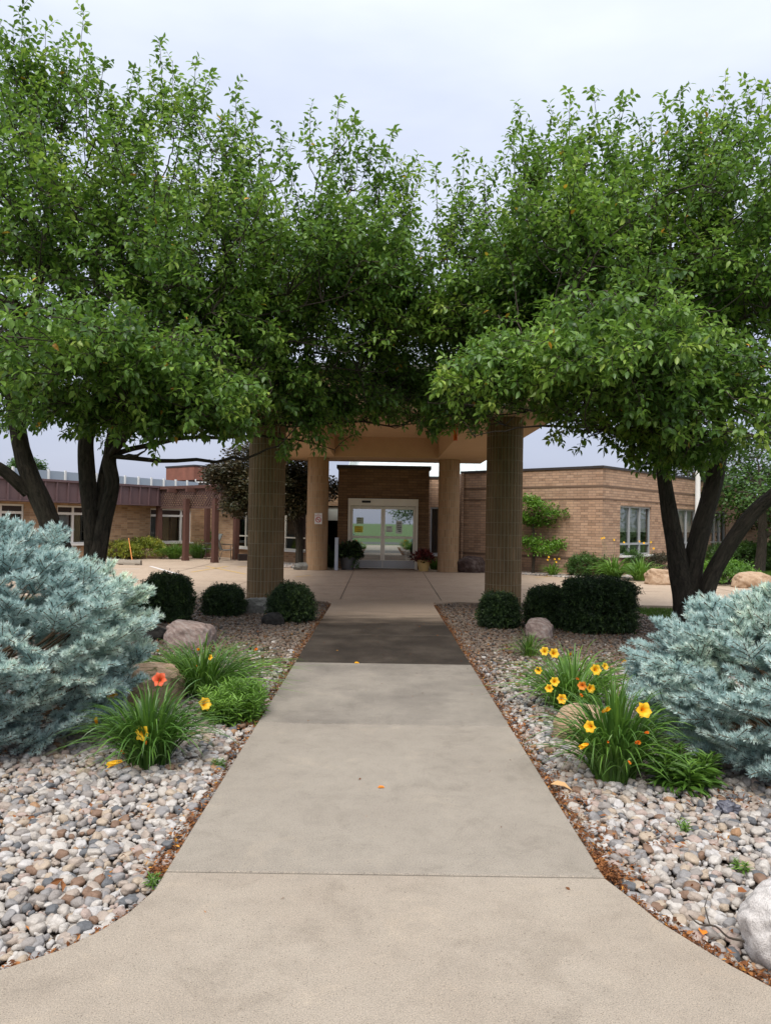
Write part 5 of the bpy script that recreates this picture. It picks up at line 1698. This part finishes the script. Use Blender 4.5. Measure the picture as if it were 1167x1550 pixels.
shrub('shrub', 'dark green shrub between the tiered tree and the tall daylilies', far(889, 873), (0.62, 0.5), 0.62, 34, 'leaf_mid', 700, 0.07, 0.4, group=GL, per=8)
shrub('shrub', 'dark shrub behind the tall daylily clump under the window', far(944, 870), (0.6, 0.5), 0.75, 35, 'leaf_mid', 700, 0.07, 0.4, group=GL, per=8)
shrub('shrub', 'purplish small shrub next to the golden boulder by the wall', far(1000, 872), (0.5, 0.4), 0.65, 36, 'leaf_bronze', 500, 0.06, 0.4, group=GL, per=8)
shrub('shrub', 'spreading light green shrub between the two golden boulders', far(1092, 884), (0.85, 0.7), 0.55, 37, 'leaf_lime', 800, 0.08, 0.4, group=GL, per=8)
for i, (px, w, lab) in enumerate(((1112, 1.3, 'hedge bush nearest the tree stems on the far lawn'), (1146, 1.3, 'hedge bush in the middle of the far hedge'), (1182, 1.4, 'hedge bush cut off by the edge of the view'))):
    shrub('hedge_bush', lab, far(px, 862), (w, 0.9), 0.95, 40 + i, 'leaf_mid', 900, 0.08, 0.45, group='bushes of the far hedge', per=8)
# low brick wall and dark trees closing the far right
rb = thing('low_brick_building', 'far reddish brick wall behind the hedge bushes', 'building', tuple(at(1150, 850, 36.0)))
mb = MB(); wall(mb, (14.8, 33.5), (26, 33.5), 0, 2.6); mb.poly([(14.8, 33.5, 2.55), (26, 33.5, 2.55), (26, 42, 2.55), (14.8, 42, 2.55)], 1); mb.build('wall', [MAT['brick_red'], MAT['dim']], rb)
mb = MB(); mb.beam((14.8, 33.6, 2.68), (26, 33.6, 2.68), 0.4, 0.14); mb.build('coping', MAT['coping'], rb)

# ------------------------------------------------------------------ smaller trees
def tr(px, py, Y): 
    p = at(px, py, Y); return [p.x, p.y, p.z]
b = G(453, 858); Yb = 27.6
bx_ = at(453, 850, Yb)
trunk = [[bx_.x, Yb, 0, 0.15], [bx_.x - 0.05, Yb, 1.2, 0.13], [bx_.x - 0.35, Yb, 2.2, 0.11], [bx_.x - 0.9, Yb, 3.2, 0.07]]
cl = [(*tr(352, 722, 27.0), 0.9, 1.1, 0.6), (*tr(334, 718, 26.6), 0.6, 0.8, 0.35), (*tr(385, 700, 27.6), 1.1, 1.2, 0.8), (*tr(376, 745, 26.6), 0.75, 0.9, 0.65), (*tr(358, 765, 26.4), 0.5, 0.6, 0.35),
      (*tr(440, 715, 27.6), 1.0, 1.1, 0.85), (*tr(420, 735, 27.2), 1.0, 1.0, 0.8), (*tr(462, 735, 27.8), 0.75, 0.9, 0.7), (*tr(505, 738, 28.0), 0.4, 0.5, 0.4), (*tr(400, 760, 26.8), 0.7, 0.7, 0.5), (*tr(448, 765, 27.2), 0.6, 0.6, 0.4)]
small_tree('bronze_tree', 'dark bronze-leaved tree spreading behind the tiled columns', (bx_.x, Yb, 0), trunk, cl, 'leaf_bronze', 71, 36000, 0.12)
p = G(806, 869)
Yt = p.y
trunk = [[p.x, p.y, 0, 0.055], [p.x + 0.03, p.y, 0.7, 0.05], [p.x, p.y, 1.4, 0.035], [p.x + 0.02, p.y, 2.2, 0.02]]
cl = [(*tr(808, 764, Yt), 0.75, 0.7, 0.16), (*tr(838, 776, Yt - 0.2), 0.55, 0.5, 0.12), (*tr(795, 782, Yt), 0.5, 0.5, 0.16), (*tr(815, 790, Yt + 0.1), 0.6, 0.55, 0.12),
      (*tr(800, 818, Yt - 0.1), 0.45, 0.5, 0.16), (*tr(838, 824, Yt - 0.1), 0.65, 0.55, 0.14), (*tr(818, 832, Yt - 0.2), 0.5, 0.5, 0.10), (*tr(852, 819, Yt), 0.3, 0.4, 0.09), (*tr(856, 786, Yt), 0.25, 0.3, 0.07), (*tr(800, 756, Yt), 0.4, 0.4, 0.12)]
small_tree('tiered_tree', 'small light green tree with flat tiers before the rose brick wall', tuple(p), trunk, cl, 'leaf_lime', 72, 7500, 0.08)
GT = 'trees closing the view behind the buildings'
for i, (px, py, Y, rx, rz, lab) in enumerate(((1150, 735, 29.0, 2.6, 2.2, 'dark tree standing behind the far hedge bushes'), (1095, 730, 34.0, 1.9, 2.0, 'olive tree seen through the fork of dark stems'),
                                            (35, 712, 62.0, 1.3, 1.3, 'hazy distant tree top above the tan wing roof'))):
    c = at(px, py, Y)
    zc = max(c.z, rz + 0.8)
    tk = [[c.x, Y, -0.1, 0.2], [c.x + 0.1, Y, zc * 0.5, 0.16], [c.x, Y, zc, 0.1]]
    rr = random.Random(i)
    cl = [(c.x + rr.uniform(-.8, .8) * rx, Y + rr.uniform(-.7, .7) * rx, zc + rr.uniform(-.75, .8) * rz, rx * 0.5, rx * 0.5, rz * 0.4) for _ in range(13)]
    small_tree('background_tree', lab, (c.x, Y, 0), tk, cl, ('leaf_mid', 'leaf_bronze', 'leaf_mid')[i], 80 + i, 9000, 0.16, GT)

for i, (x, y, h) in enumerate(((-13, -34, 4.5), (-4, -40, 5.2), (5, -36, 4.2), (14, -42, 5.5), (-24, -38, 5.0), (25, -37, 4.8))):
    rr = random.Random(50 + i)
    cl = [(x + rr.uniform(-2.6, 2.6), y + rr.uniform(-2, 2), h + rr.uniform(-2.2, 2.4), 1.7, 1.7, 1.2) for _ in range(11)]
    small_tree('street_tree', 'leafy street tree across the road, mirrored in the door glass', (x, y, 0), [[x, y, -0.1, 0.25], [x, y, h * 0.5, 0.2], [x, y, h, 0.1]], cl, 'leaf_mid', 120 + i, 5000, 0.3, 'trees across the road')

# ------------------------------------------------------------------ daylilies in the pebble beds
def fl(px, py, Y, face=(0.0, -1, 0.35), size=0.05, mat='petal', op=1.0):
    return (at(px, py, Y), face, size * 1.02, mat, op)
GD = 'daylily clumps in the pebble beds'
c = G(306, 1052, -0.05)
lily('daylily', 'broad green lily clump in front of the flat-topped pinkish boulder', tuple(c), 0.86, 0.58, 520, 51,
     [fl(302, 984, 7.5, size=0.045, op=0.3), fl(318, 995, 7.3, size=0.03), fl(300, 1008, 7.2, size=0.028, mat='petal_orange', op=0.3), fl(385, 985, 7.4, (0.6, -0.6, 0.5), 0.04, 'petal_orange', 0.3), fl(240, 985, 7.6, size=0.035, op=0.3)], group=GD)
c = G(226, 1160, -0.05)
lily('daylily', 'near lily clump with three yellow blooms in front of the larger spruce', tuple(c), 0.46, 0.60, 430, 52,
     [fl(217, 1110, 5.0, (-0.2, -1, 0.25), 0.052), fl(181, 1153, 4.75, (-0.75, -0.6, -0.1), 0.062, 'petal', 0.3), fl(310, 1066, 5.4, (0.6, -0.7, 0.5), 0.05), fl(168, 1050, 5.6, (0.6, -0.6, 0.3), 0.05),
      fl(222, 1122, 4.98, (0.2, -1, -0.3), 0.022, 'petal_orange', 0.3), fl(147, 1095, 5.3, (0, -0.5, 0.9), 0.04, 'petal', 0.3), fl(188, 1140, 4.9, (-.3, -0.6, 0.6), 0.03, 'petal_orange', 0.3),
      fl(242, 1029, 5.5, (0.1, -0.9, 0.5), 0.055, 'petal_red')], group=GD, w=0.0155)
c = G(348, 1096, -0.05)
whorl_plant('leafy_plant', 'bright leafy lily patch without flowers at the path edge', tuple(c + Vector((0, 0.15, 0))), (0.26, 0.36), 0.32, 110, 53, 'blade_lime', leaf_len=0.085)
c = G(868, 1078, -0.05)
lily('daylily', 'lily clump crowded with many yellow blooms beside the path', tuple(c + Vector((0, 0.1, 0))), 0.68, 0.62, 360, 54,
     [fl(824, 986, 6.6, (-.2, -1, .5), .042), fl(838, 989, 6.5, (0.1, -1, .4), .046), fl(839, 1032, 6.3, (0, -1, .3), .042), fl(831, 1042, 6.25, (-.4, -1, .2), .036), fl(850, 1058, 6.2, (0, -1, .3), .044),
      fl(901, 1014, 6.4, (.1, -1, .4), .05), fl(915, 1009, 6.6, (.4, -1, .5), .035), fl(893, 1042, 6.3, (0.3, -1, .1), .042), fl(881, 1038, 6.3, (-.4, -1, .2), .04, 'petal_orange'), fl(878, 1050, 6.25, (.1, -1, -.2), .035, 'petal_orange', .3),
      fl(941, 1004, 6.7, (.4, -.8, .6), .05, 'petal', .3), fl(872, 1027, 6.4, (.2, -1, .1), .03, 'petal_orange', .3), fl(815, 1015, 6.5, (-.5, -.9, .2), .035), fl(862, 992, 6.8, (0, -.9, .6), .03, 'petal', .3), fl(947, 1035, 6.5, (.5, -.8, .2), .035)],
     leaf='blade_lime', group=GD, w=0.016)
c = G(938, 1192, -0.05)
lily('daylily', 'dark green lily clump with a single upright yellow bloom', tuple(c + Vector((0, 0.12, 0))), 0.46, 0.72, 450, 55,
     [fl(973, 1075, 4.75, (.1, -1, .25), .052), fl(913, 1077, 4.85, (.3, -.8, .5), .05, 'petal', .3), fl(893, 1100, 4.7, (-.6, -.8, .2), .04), fl(888, 1127, 4.6, (-.8, -.6, -.1), .05, 'petal', .3),
      fl(962, 1124, 4.6, (.1, -1, .3), .04, 'petal_orange', .3), fl(976, 1109, 4.7, (.2, -.9, .3), .028, 'petal_orange', .3), fl(920, 1122, 4.6, (-.3, -1, .1), .022, 'petal_orange', .3), fl(951, 1152, 4.5, (.1, -1, -.2), .022, 'petal_orange', .3)],
     group=GD, w=0.0155)
c = G(1040, 1205, -0.05)
whorl_plant('leafy_plant', 'dark leafy lily stems tucked under the lower blue spruce', tuple(c + Vector((0.02, 0.12, 0))), (0.2, 0.16), 0.26, 30, 56, 'blade', leaf_len=0.13)
c = G(800, 995, -0.05)
lily('dark_grass_plant', 'thin dark grassy plant below the rough brown boulder', tuple(c), 0.32, 0.36, 120, 57, leaf='blade', w=0.010)
c = G(268, 1020, -0.05)
lily('dark_grass_plant', 'dark low lily leaves between the tan boulder and the broad clump', tuple(c), 0.4, 0.34, 130, 58, leaf='blade', w=0.012)
for i, (px, py) in enumerate(((1037, 1258), (1118, 1318), (228, 1342), (332, 1160))):
    lab = ('small green weed among pebbles in front of the lower spruce', 'larger leafy weed near the pale streaked boulder', 'tiny green weed at the curve of the walk', 'low weed beside the near lily clump')[i]
    c = G(px, py, -0.03)
    whorl_plant('weed', lab, tuple(c), (0.035, 0.03), 0.06, 7, 90 + i, 'blade_lime', 'weeds in the pebbles', 0.035)
# leaves, twig and scrap lying about
def one_leaf(px, py, L, W, mat, rz, lab, z, tint=0.5):
    c = G(px, py, z)
    A = np.array([[math.cos(rz), math.sin(rz), 0.12]])
    V, F, T = leaves(np.array([tuple(c)]) - A * L / 2, A, np.array([[0.15, -0.2, 1.0]]), np.array([L]), np.array([W]), LT * np.array([1, 1, 1.6]), LF, np.array([tint]))
    o = np_mesh('fallen_leaf', V, [F], [MAT[mat]], None, smooth=True, tint=T, origin=tuple(c))
    tag(o, lab, 'leaf', 'large fallen leaves')
one_leaf(849, 1187, 0.13, 0.07, 'tan_leaf', -0.35, 'pale tan dead leaf lying on pebbles below the single-bloom lily', 0.015)
one_leaf(578, 1191, 0.055, 0.03, 'petal_orange', 0.2, 'orange leaf lying alone in the middle of the walk', 0.006)
one_leaf(541, 1003, 0.075, 0.05, 'petal', 0.3, 'yellow leaf on the edge of the stained slab', 0.006, 0.3)
one_leaf(1063, 1408, 0.06, 0.04, 'petal_orange', 1.2, 'golden curled leaf beside the fallen twig', 0.01)
one_leaf(1124, 1347, 0.06, 0.04, 'dry_leaf', 0.4, 'rust brown leaf on a reddish stone near the pale boulder', 0.025)
mb = MB()
tw = [Vector(tuple(q)) for q in smooth_line([G(1042, 1385, 0.012), G(1058, 1399, 0.022), G(1082, 1402, 0.016), G(1102, 1419, 0.026), G(1128, 1426, 0.018), G(1150, 1446, 0.02)], 3)]
mb.tube(tw, list(np.linspace(0.0025, 0.006, len(tw))), 6)
mb.tube([tw[5], G(1070, 1388, 0.02), G(1066, 1372, 0.018), G(1071, 1355, 0.012)], [0.003, 0.0028, 0.0022, 0.0012], 5)
o = mb.build('fallen_twig', MAT['twig'], None, smooth=True, origin=tuple(tw[1]))
tag(o, 'grey brown forked twig lying on the pebbles by the walk', 'twig')
c = G(1100, 1228, -0.02)
o = boulder('crumpled_wrap', 'crumpled shiny dark plastic at the foot of the lower spruce', tuple(c), (0.13, 0.09, 0.075), 'foil', 33, rough=0.75)
o['category'] = 'litter'

# ------------------------------------------------------------------ blue spruces
spruce('blue_spruce', 'larger blue spruce whose top reaches the windows of the tan wing', (-2.98, 5.74), 1.2, 1.52, 5, 1200, lobes=((rad(0), 0.95, 0.14, 0.5), (rad(100), 1.3, 0.1, 0.7)))
spruce('blue_spruce', 'lower spreading blue spruce beside the single-bloom lily clump', (3.05, 5.42), 1.14, 1.16, 6, 1120, lobes=((rad(185), 0.75, 0.1, 0.5),))

# ------------------------------------------------------------------ the two big trees
KR = 0.66
def S(px, py, Y, r):
    p = at(px, py, Y); return (p.x, p.y, p.z, r * KR)
def B(px, py, Y, rx, ry, rz, w):
    p = at(px, py, Y); return (p.x, p.y, p.z, rx, ry, rz, w)
def T(px, py, Y, L, tilt=0.0):
    """an upright shoot whose tip reaches px,py"""
    p = at(px, py, Y)
    return (p.x - tilt * L * 0.6, p.y, p.z - L * 1.2, tilt, 0.0, 1.0, L)
YT = 11.8
stemsL = [
    [S(140, 960, YT, .34), S(118, 880, YT, .27), S(95, 835, YT, .24), S(70, 775, YT - .1, .225), S(45, 715, YT - .2, .20), S(28, 650, YT - .4, .17), S(20, 560, YT - .8, .12), S(60, 430, YT - 1.0, .07), S(80, 300, YT - 1.2, .03)],
    [S(42, 745, YT - .15, .15), S(5, 712, YT - .4, .13), S(-45, 680, YT - .6, .11), S(-90, 590, YT - .8, .06)],
    [S(148, 960, YT, .30), S(143, 880, YT, .25), S(140, 800, YT, .21), S(130, 700, YT, .185), S(135, 640, YT, .16), S(170, 540, YT + .2, .12), S(210, 420, YT + .3, .08), S(240, 260, YT + .3, .03)],
    [S(146, 860, YT - .05, .17), S(158, 790, YT - .1, .17), S(170, 735, YT - .1, .155), S(166, 690, YT, .145), S(185, 610, YT, .12), S(240, 510, YT + .1, .09), S(330, 440, YT + .1, .07), S(450, 370, YT, .03)],
    [S(150, 775, YT, .10), S(160, 700, YT + .3, .085), S(205, 570, YT + .6, .06), S(290, 490, YT + 1.0, .04), S(400, 440, YT + 1.3, .03)],
]
upL = [(-300, 60), (-120, 30), (0, 45), (40, 25), (90, 45), (130, 55), (170, 110), (205, 115), (245, 105), (300, 118), (345, 160), (400, 198), (450, 190), (510, 180), (560, 205), (605, 225), (635, 270), (665, 330), (720, 420)]
loL = [(-300, 720), (-60, 705), (0, 680), (60, 660), (130, 682), (190, 676), (222, 712), (245, 705), (265, 668), (330, 672), (372, 690), (388, 650), (405, 632), (424, 640), (430, 735), (438, 720), (450, 660), (478, 712), (500, 700), (520, 668), (565, 655), (590, 690), (640, 688), (690, 670), (740, 560)]
blobsL = [B(255, 400, 11.3, 2.9, 2.9, 2.6, 30), B(60, 230, 11.0, 2.2, 2.4, 2.2, 17), B(480, 410, 11.8, 2.1, 2.2, 2.0, 21), B(-90, 430, 10.8, 2.2, 2.6, 2.6, 10), B(70, 560, 8.6, 1.5, 1.3, 0.95, 10),
          B(250, 590, 9.8, 1.4, 1.5, .85, 7), B(420, 600, 12.2, 1.1, 1.3, 1.0, 7), B(590, 560, 13.2, 1.1, 1.2, 1.1, 7), B(560, 330, 11.8, 1.3, 1.6, 1.3, 6), B(340, 625, 10.2, .7, .9, .45, 3), B(470, 650, 12.4, .4, .6, .6, 1.6), B(232, 660, 9.5, .2, .35, .42, .9), B(620, 610, 13.6, .7, .8, .6, 4), B(510, 620, 12.9, .8, .7, .55, 5), B(420, 570, 12.0, 1.0, 1.0, .7, 5), B(437, 700, 12.6, .10, .25, .35, .7), B(650, 645, 13.4, .4, .5, .35, 1.6), B(120, 630, 10.2, 1.3, 1.0, .4, 5), B(300, 622, 10.4, 1.1, 1.0, .5, 8), B(620, 430, 12.5, .9, 1.2, 1.2, 7)]
topsL = [T(35, 5, 10.6, .9), T(20, 40, 10.5, .7, -.1), T(128, 15, 10.8, .95, .1), T(160, 88, 10.8, .7, .2), T(205, 100, 11, .6, .25), T(242, 58, 11, .85, -.1), T(262, 92, 11, .6), T(298, 88, 11.1, .75, .1), T(320, 108, 11.1, .7, .2), T(358, 130, 11.2, .7), T(385, 172, 11.2, .6, .1),
         T(470, 165, 11.4, .6), T(514, 146, 11.4, .8, .1), T(538, 188, 11.4, .6, .2), T(596, 193, 11.5, .7, .25), T(630, 238, 11.5, .65, .3), T(425, 192, 11.3, .5), T(70, 40, 10.6, .7), T(100, 60, 10.6, .6, .1), T(0, 35, 10.5, .6), T(560, 205, 11.4, .5)]
leafy_tree('broad_tree', 'broad leafy tree with three dark stems rising behind the larger blue spruce', tuple(at(143, 960, YT).xy) + (-0.08,), stemsL, blobsL, upL, loL, 13500, topsL, 11, group='broad leafy trees flanking the walk',
           holes=((230, 700, 20), (688, 641, 15)))
YR = 12.0
KR = 0.61
stemsR = [
    [S(1046, 985, YR, .40), S(1040, 920, YR, .33), S(1030, 870, YR, .27), S(1018, 800, YR, .21), S(1008, 740, YR, .18), S(1000, 690, YR, .16), S(985, 640, YR - .1, .14), S(950, 560, YR - .2, .10), S(900, 440, YR - .3, .07), S(870, 300, YR - .3, .03)],
    [S(1050, 985, YR, .34), S(1046, 915, YR, .30), S(1048, 860, YR, .26), S(1062, 800, YR, .24), S(1078, 740, YR, .22), S(1088, 680, YR - .1, .19), S(1085, 600, YR - .2, .15), S(1070, 480, YR - .3, .10), S(1060, 340, YR - .3, .05), S(1060, 220, YR - .3, .02)],
    [S(1058, 970, YR - .1, .24), S(1070, 890, YR - .2, .21), S(1100, 830, YR - .3, .19), S(1140, 775, YR - .4, .18), S(1185, 735, YR - .5, .16), S(1240, 660, YR - .7, .11), S(1270, 500, YR - .9, .05)],
    [S(1000, 690, YR, .10), S(960, 660, YR - .3, .085), S(915, 645, YR - .6, .075), S(880, 600, YR - .9, .06), S(820, 570, YR - 1.5, .045), S(740, 560, YR - 2.0, .02)],
]
upR = [(560, 520), (610, 420), (645, 310), (670, 300), (700, 265), (740, 300), (770, 245), (800, 190), (860, 165), (940, 170), (985, 190), (1040, 170), (1100, 145), (1167, 135), (1300, 90), (1450, 200)]
loR = [(560, 560), (620, 660), (660, 680), (700, 690), (722, 690), (760, 658), (800, 655), (830, 685), (880, 700), (930, 675), (960, 722), (1010, 742), (1060, 735), (1110, 725), (1167, 700), (1300, 740)]
blobsR = [B(940, 420, 11.4, 2.6, 2.8, 2.4, 27), B(735, 430, 12.2, 1.5, 1.9, 1.7, 13), B(1090, 310, 11.2, 2.1, 2.4, 1.9, 17), B(1200, 470, 10.8, 1.9, 2.3, 2.3, 11), B(760, 585, 9.6, .95, 1.0, .55, 5.5), B(940, 545, 8.8, 1.2, 1.1, .75, 7), B(1110, 600, 9.0, 1.2, 1.2, .95, 8),
          B(870, 580, 11.4, 1.2, 1.4, .9, 6), B(1000, 655, 10.2, .9, 1.0, .55, 4), B(870, 662, 10.4, .75, .8, .34, 4), B(820, 655, 10.2, .55, .6, .3, 2.5), B(1040, 690, 10.3, .8, .7, .3, 4), B(700, 555, 13.2, 1.0, 1.2, .9, 6), B(670, 630, 13.0, .6, .6, .45, 2.5), B(665, 430, 12.6, .8, 1.1, 1.2, 7), B(850, 300, 11.6, 1.3, 1.6, 1.2, 6)]
topsR = [T(660, 255, 12, .8, -.05), T(702, 225, 12, .85), T(690, 250, 12, .6, -.1), T(735, 270, 12, .6, .1), T(786, 160, 11.7, .9, -.1), T(800, 200, 11.7, .6), T(862, 138, 11.6, 1.0), T(850, 180, 11.6, .6, -.1), T(940, 146, 11.4, .9, .1), T(920, 175, 11.4, .6), T(965, 180, 11.4, .55, -.2),
         T(1005, 145, 11.2, .7, -.1), T(1030, 135, 11.2, .7), T(1062, 140, 11.1, .6), T(1098, 128, 11, .75, .1), T(1130, 120, 10.9, .75), T(1155, 130, 10.9, .6, .1), T(1185, 110, 10.8, .7), T(880, 190, 11.5, .5, .1), T(985, 180, 11.3, .5)]
leafy_tree('broad_tree', 'broad leafy tree with forked dark trunk rising behind the lower blue spruce', tuple(at(1048, 985, YR).xy) + (-0.08,), stemsR, blobsR, upR, loR, 12800, topsR, 12, group='broad leafy trees flanking the walk',
           holes=((905, 690, 26), (1000, 600, 18), (690, 720, 25), (688, 641, 15)))

# ------------------------------------------------------------------ light: overcast daylight
world = bpy.data.worlds.new('World')
SC.world = world
world.use_nodes = True
nt = world.node_tree
nt.nodes.clear()
N = nt.nodes.new
SUN_EL, SUN_AZ = rad(52), rad(195)     # high behind the camera
sky = N('ShaderNodeTexSky'); sky.sky_type = 'NISHITA'; sky.sun_disc = False
sky.sun_elevation = SUN_EL; sky.sun_rotation = SUN_AZ; sky.dust_density = 3.0; sky.air_density = 1.0
tc = N('ShaderNodeTexCoord')
sep = N('ShaderNodeSeparateXYZ'); nt.links.new(tc.outputs['Generated'], sep.inputs[0])
rp = N('ShaderNodeValToRGB')
e = rp.color_ramp.elements
for _ in range(3): e.new(0.5)
for x, (p, c) in zip(e, ((0.0, (2.3, 2.45, 3.15)), (0.16, (2.9, 3.1, 3.85)), (0.36, (3.75, 4.0, 4.75)), (0.56, (4.25, 4.55, 5.15)), (1.0, (11.0, 11.2, 11.6)))):
    x.position = p; x.color = (*c, 1)
nt.links.new(sep.outputs['Z'], rp.inputs[0])
mp = N('ShaderNodeMapping'); mp.inputs['Scale'].default_value = (1.0, 1.0, 3.2)
nt.links.new(tc.outputs['Generated'], mp.inputs[0])
cn = N('ShaderNodeTexNoise'); cn.inputs['Scale'].default_value = 2.3; cn.inputs['Detail'].default_value = 5; cn.inputs['Roughness'].default_value = 0.5
nt.links.new(mp.outputs[0], cn.inputs['Vector'])
cr_ = N('ShaderNodeValToRGB')
cr_.color_ramp.elements[0].position = 0.3; cr_.color_ramp.elements[0].color = (0.86, 0.88, 0.93, 1)
cr_.color_ramp.elements[1].position = 0.7; cr_.color_ramp.elements[1].color = (1.13, 1.12, 1.08, 1)
nt.links.new(cn.outputs[0], cr_.inputs[0])
mu = N('ShaderNodeMix'); mu.data_type = 'RGBA'; mu.blend_type = 'MULTIPLY'; mu.inputs[0].default_value = 1.0
nt.links.new(rp.outputs[0], mu.inputs[6]); nt.links.new(cr_.outputs[0], mu.inputs[7])
mx = N('ShaderNodeMix'); mx.data_type = 'RGBA'; mx.inputs[0].default_value = 0.9
nt.links.new(sky.outputs[0], mx.inputs[6]); nt.links.new(mu.outputs[2], mx.inputs[7])
bg = N('ShaderNodeBackground'); bg.inputs['Strength'].default_value = 0.1
nt.links.new(mx.outputs[2], bg.inputs[0])
wo = N('ShaderNodeOutputWorld'); nt.links.new(bg.outputs[0], wo.inputs[0])

sd = bpy.data.lights.new('sun', 'SUN')
sd.energy = 1.5; sd.angle = rad(24); sd.color = (1.0, 0.96, 0.90)
so = bpy.data.objects.new('sun', sd); COL.objects.link(so)
# direction towards the sun: rotation measured clockwise from +Y as in the sky texture
dirv = Vector((math.sin(SUN_AZ) * math.cos(SUN_EL), math.cos(SUN_AZ) * math.cos(SUN_EL), math.sin(SUN_EL)))
so.rotation_euler = dirv.to_track_quat('Z', 'Y').to_euler()

SC.view_settings.view_transform = 'Standard'
SC.view_settings.look = 'None'
SC.view_settings.gamma = 1.0
SC.view_settings.exposure = 1.12
SC.cycles.max_bounces = 8
SC.cycles.diffuse_bounces = 4
SC.cycles.transparent_max_bounces = 16
SC.cycles.caustics_reflective = False
SC.cycles.caustics_refractive = False
SC.render.use_persistent_data = False
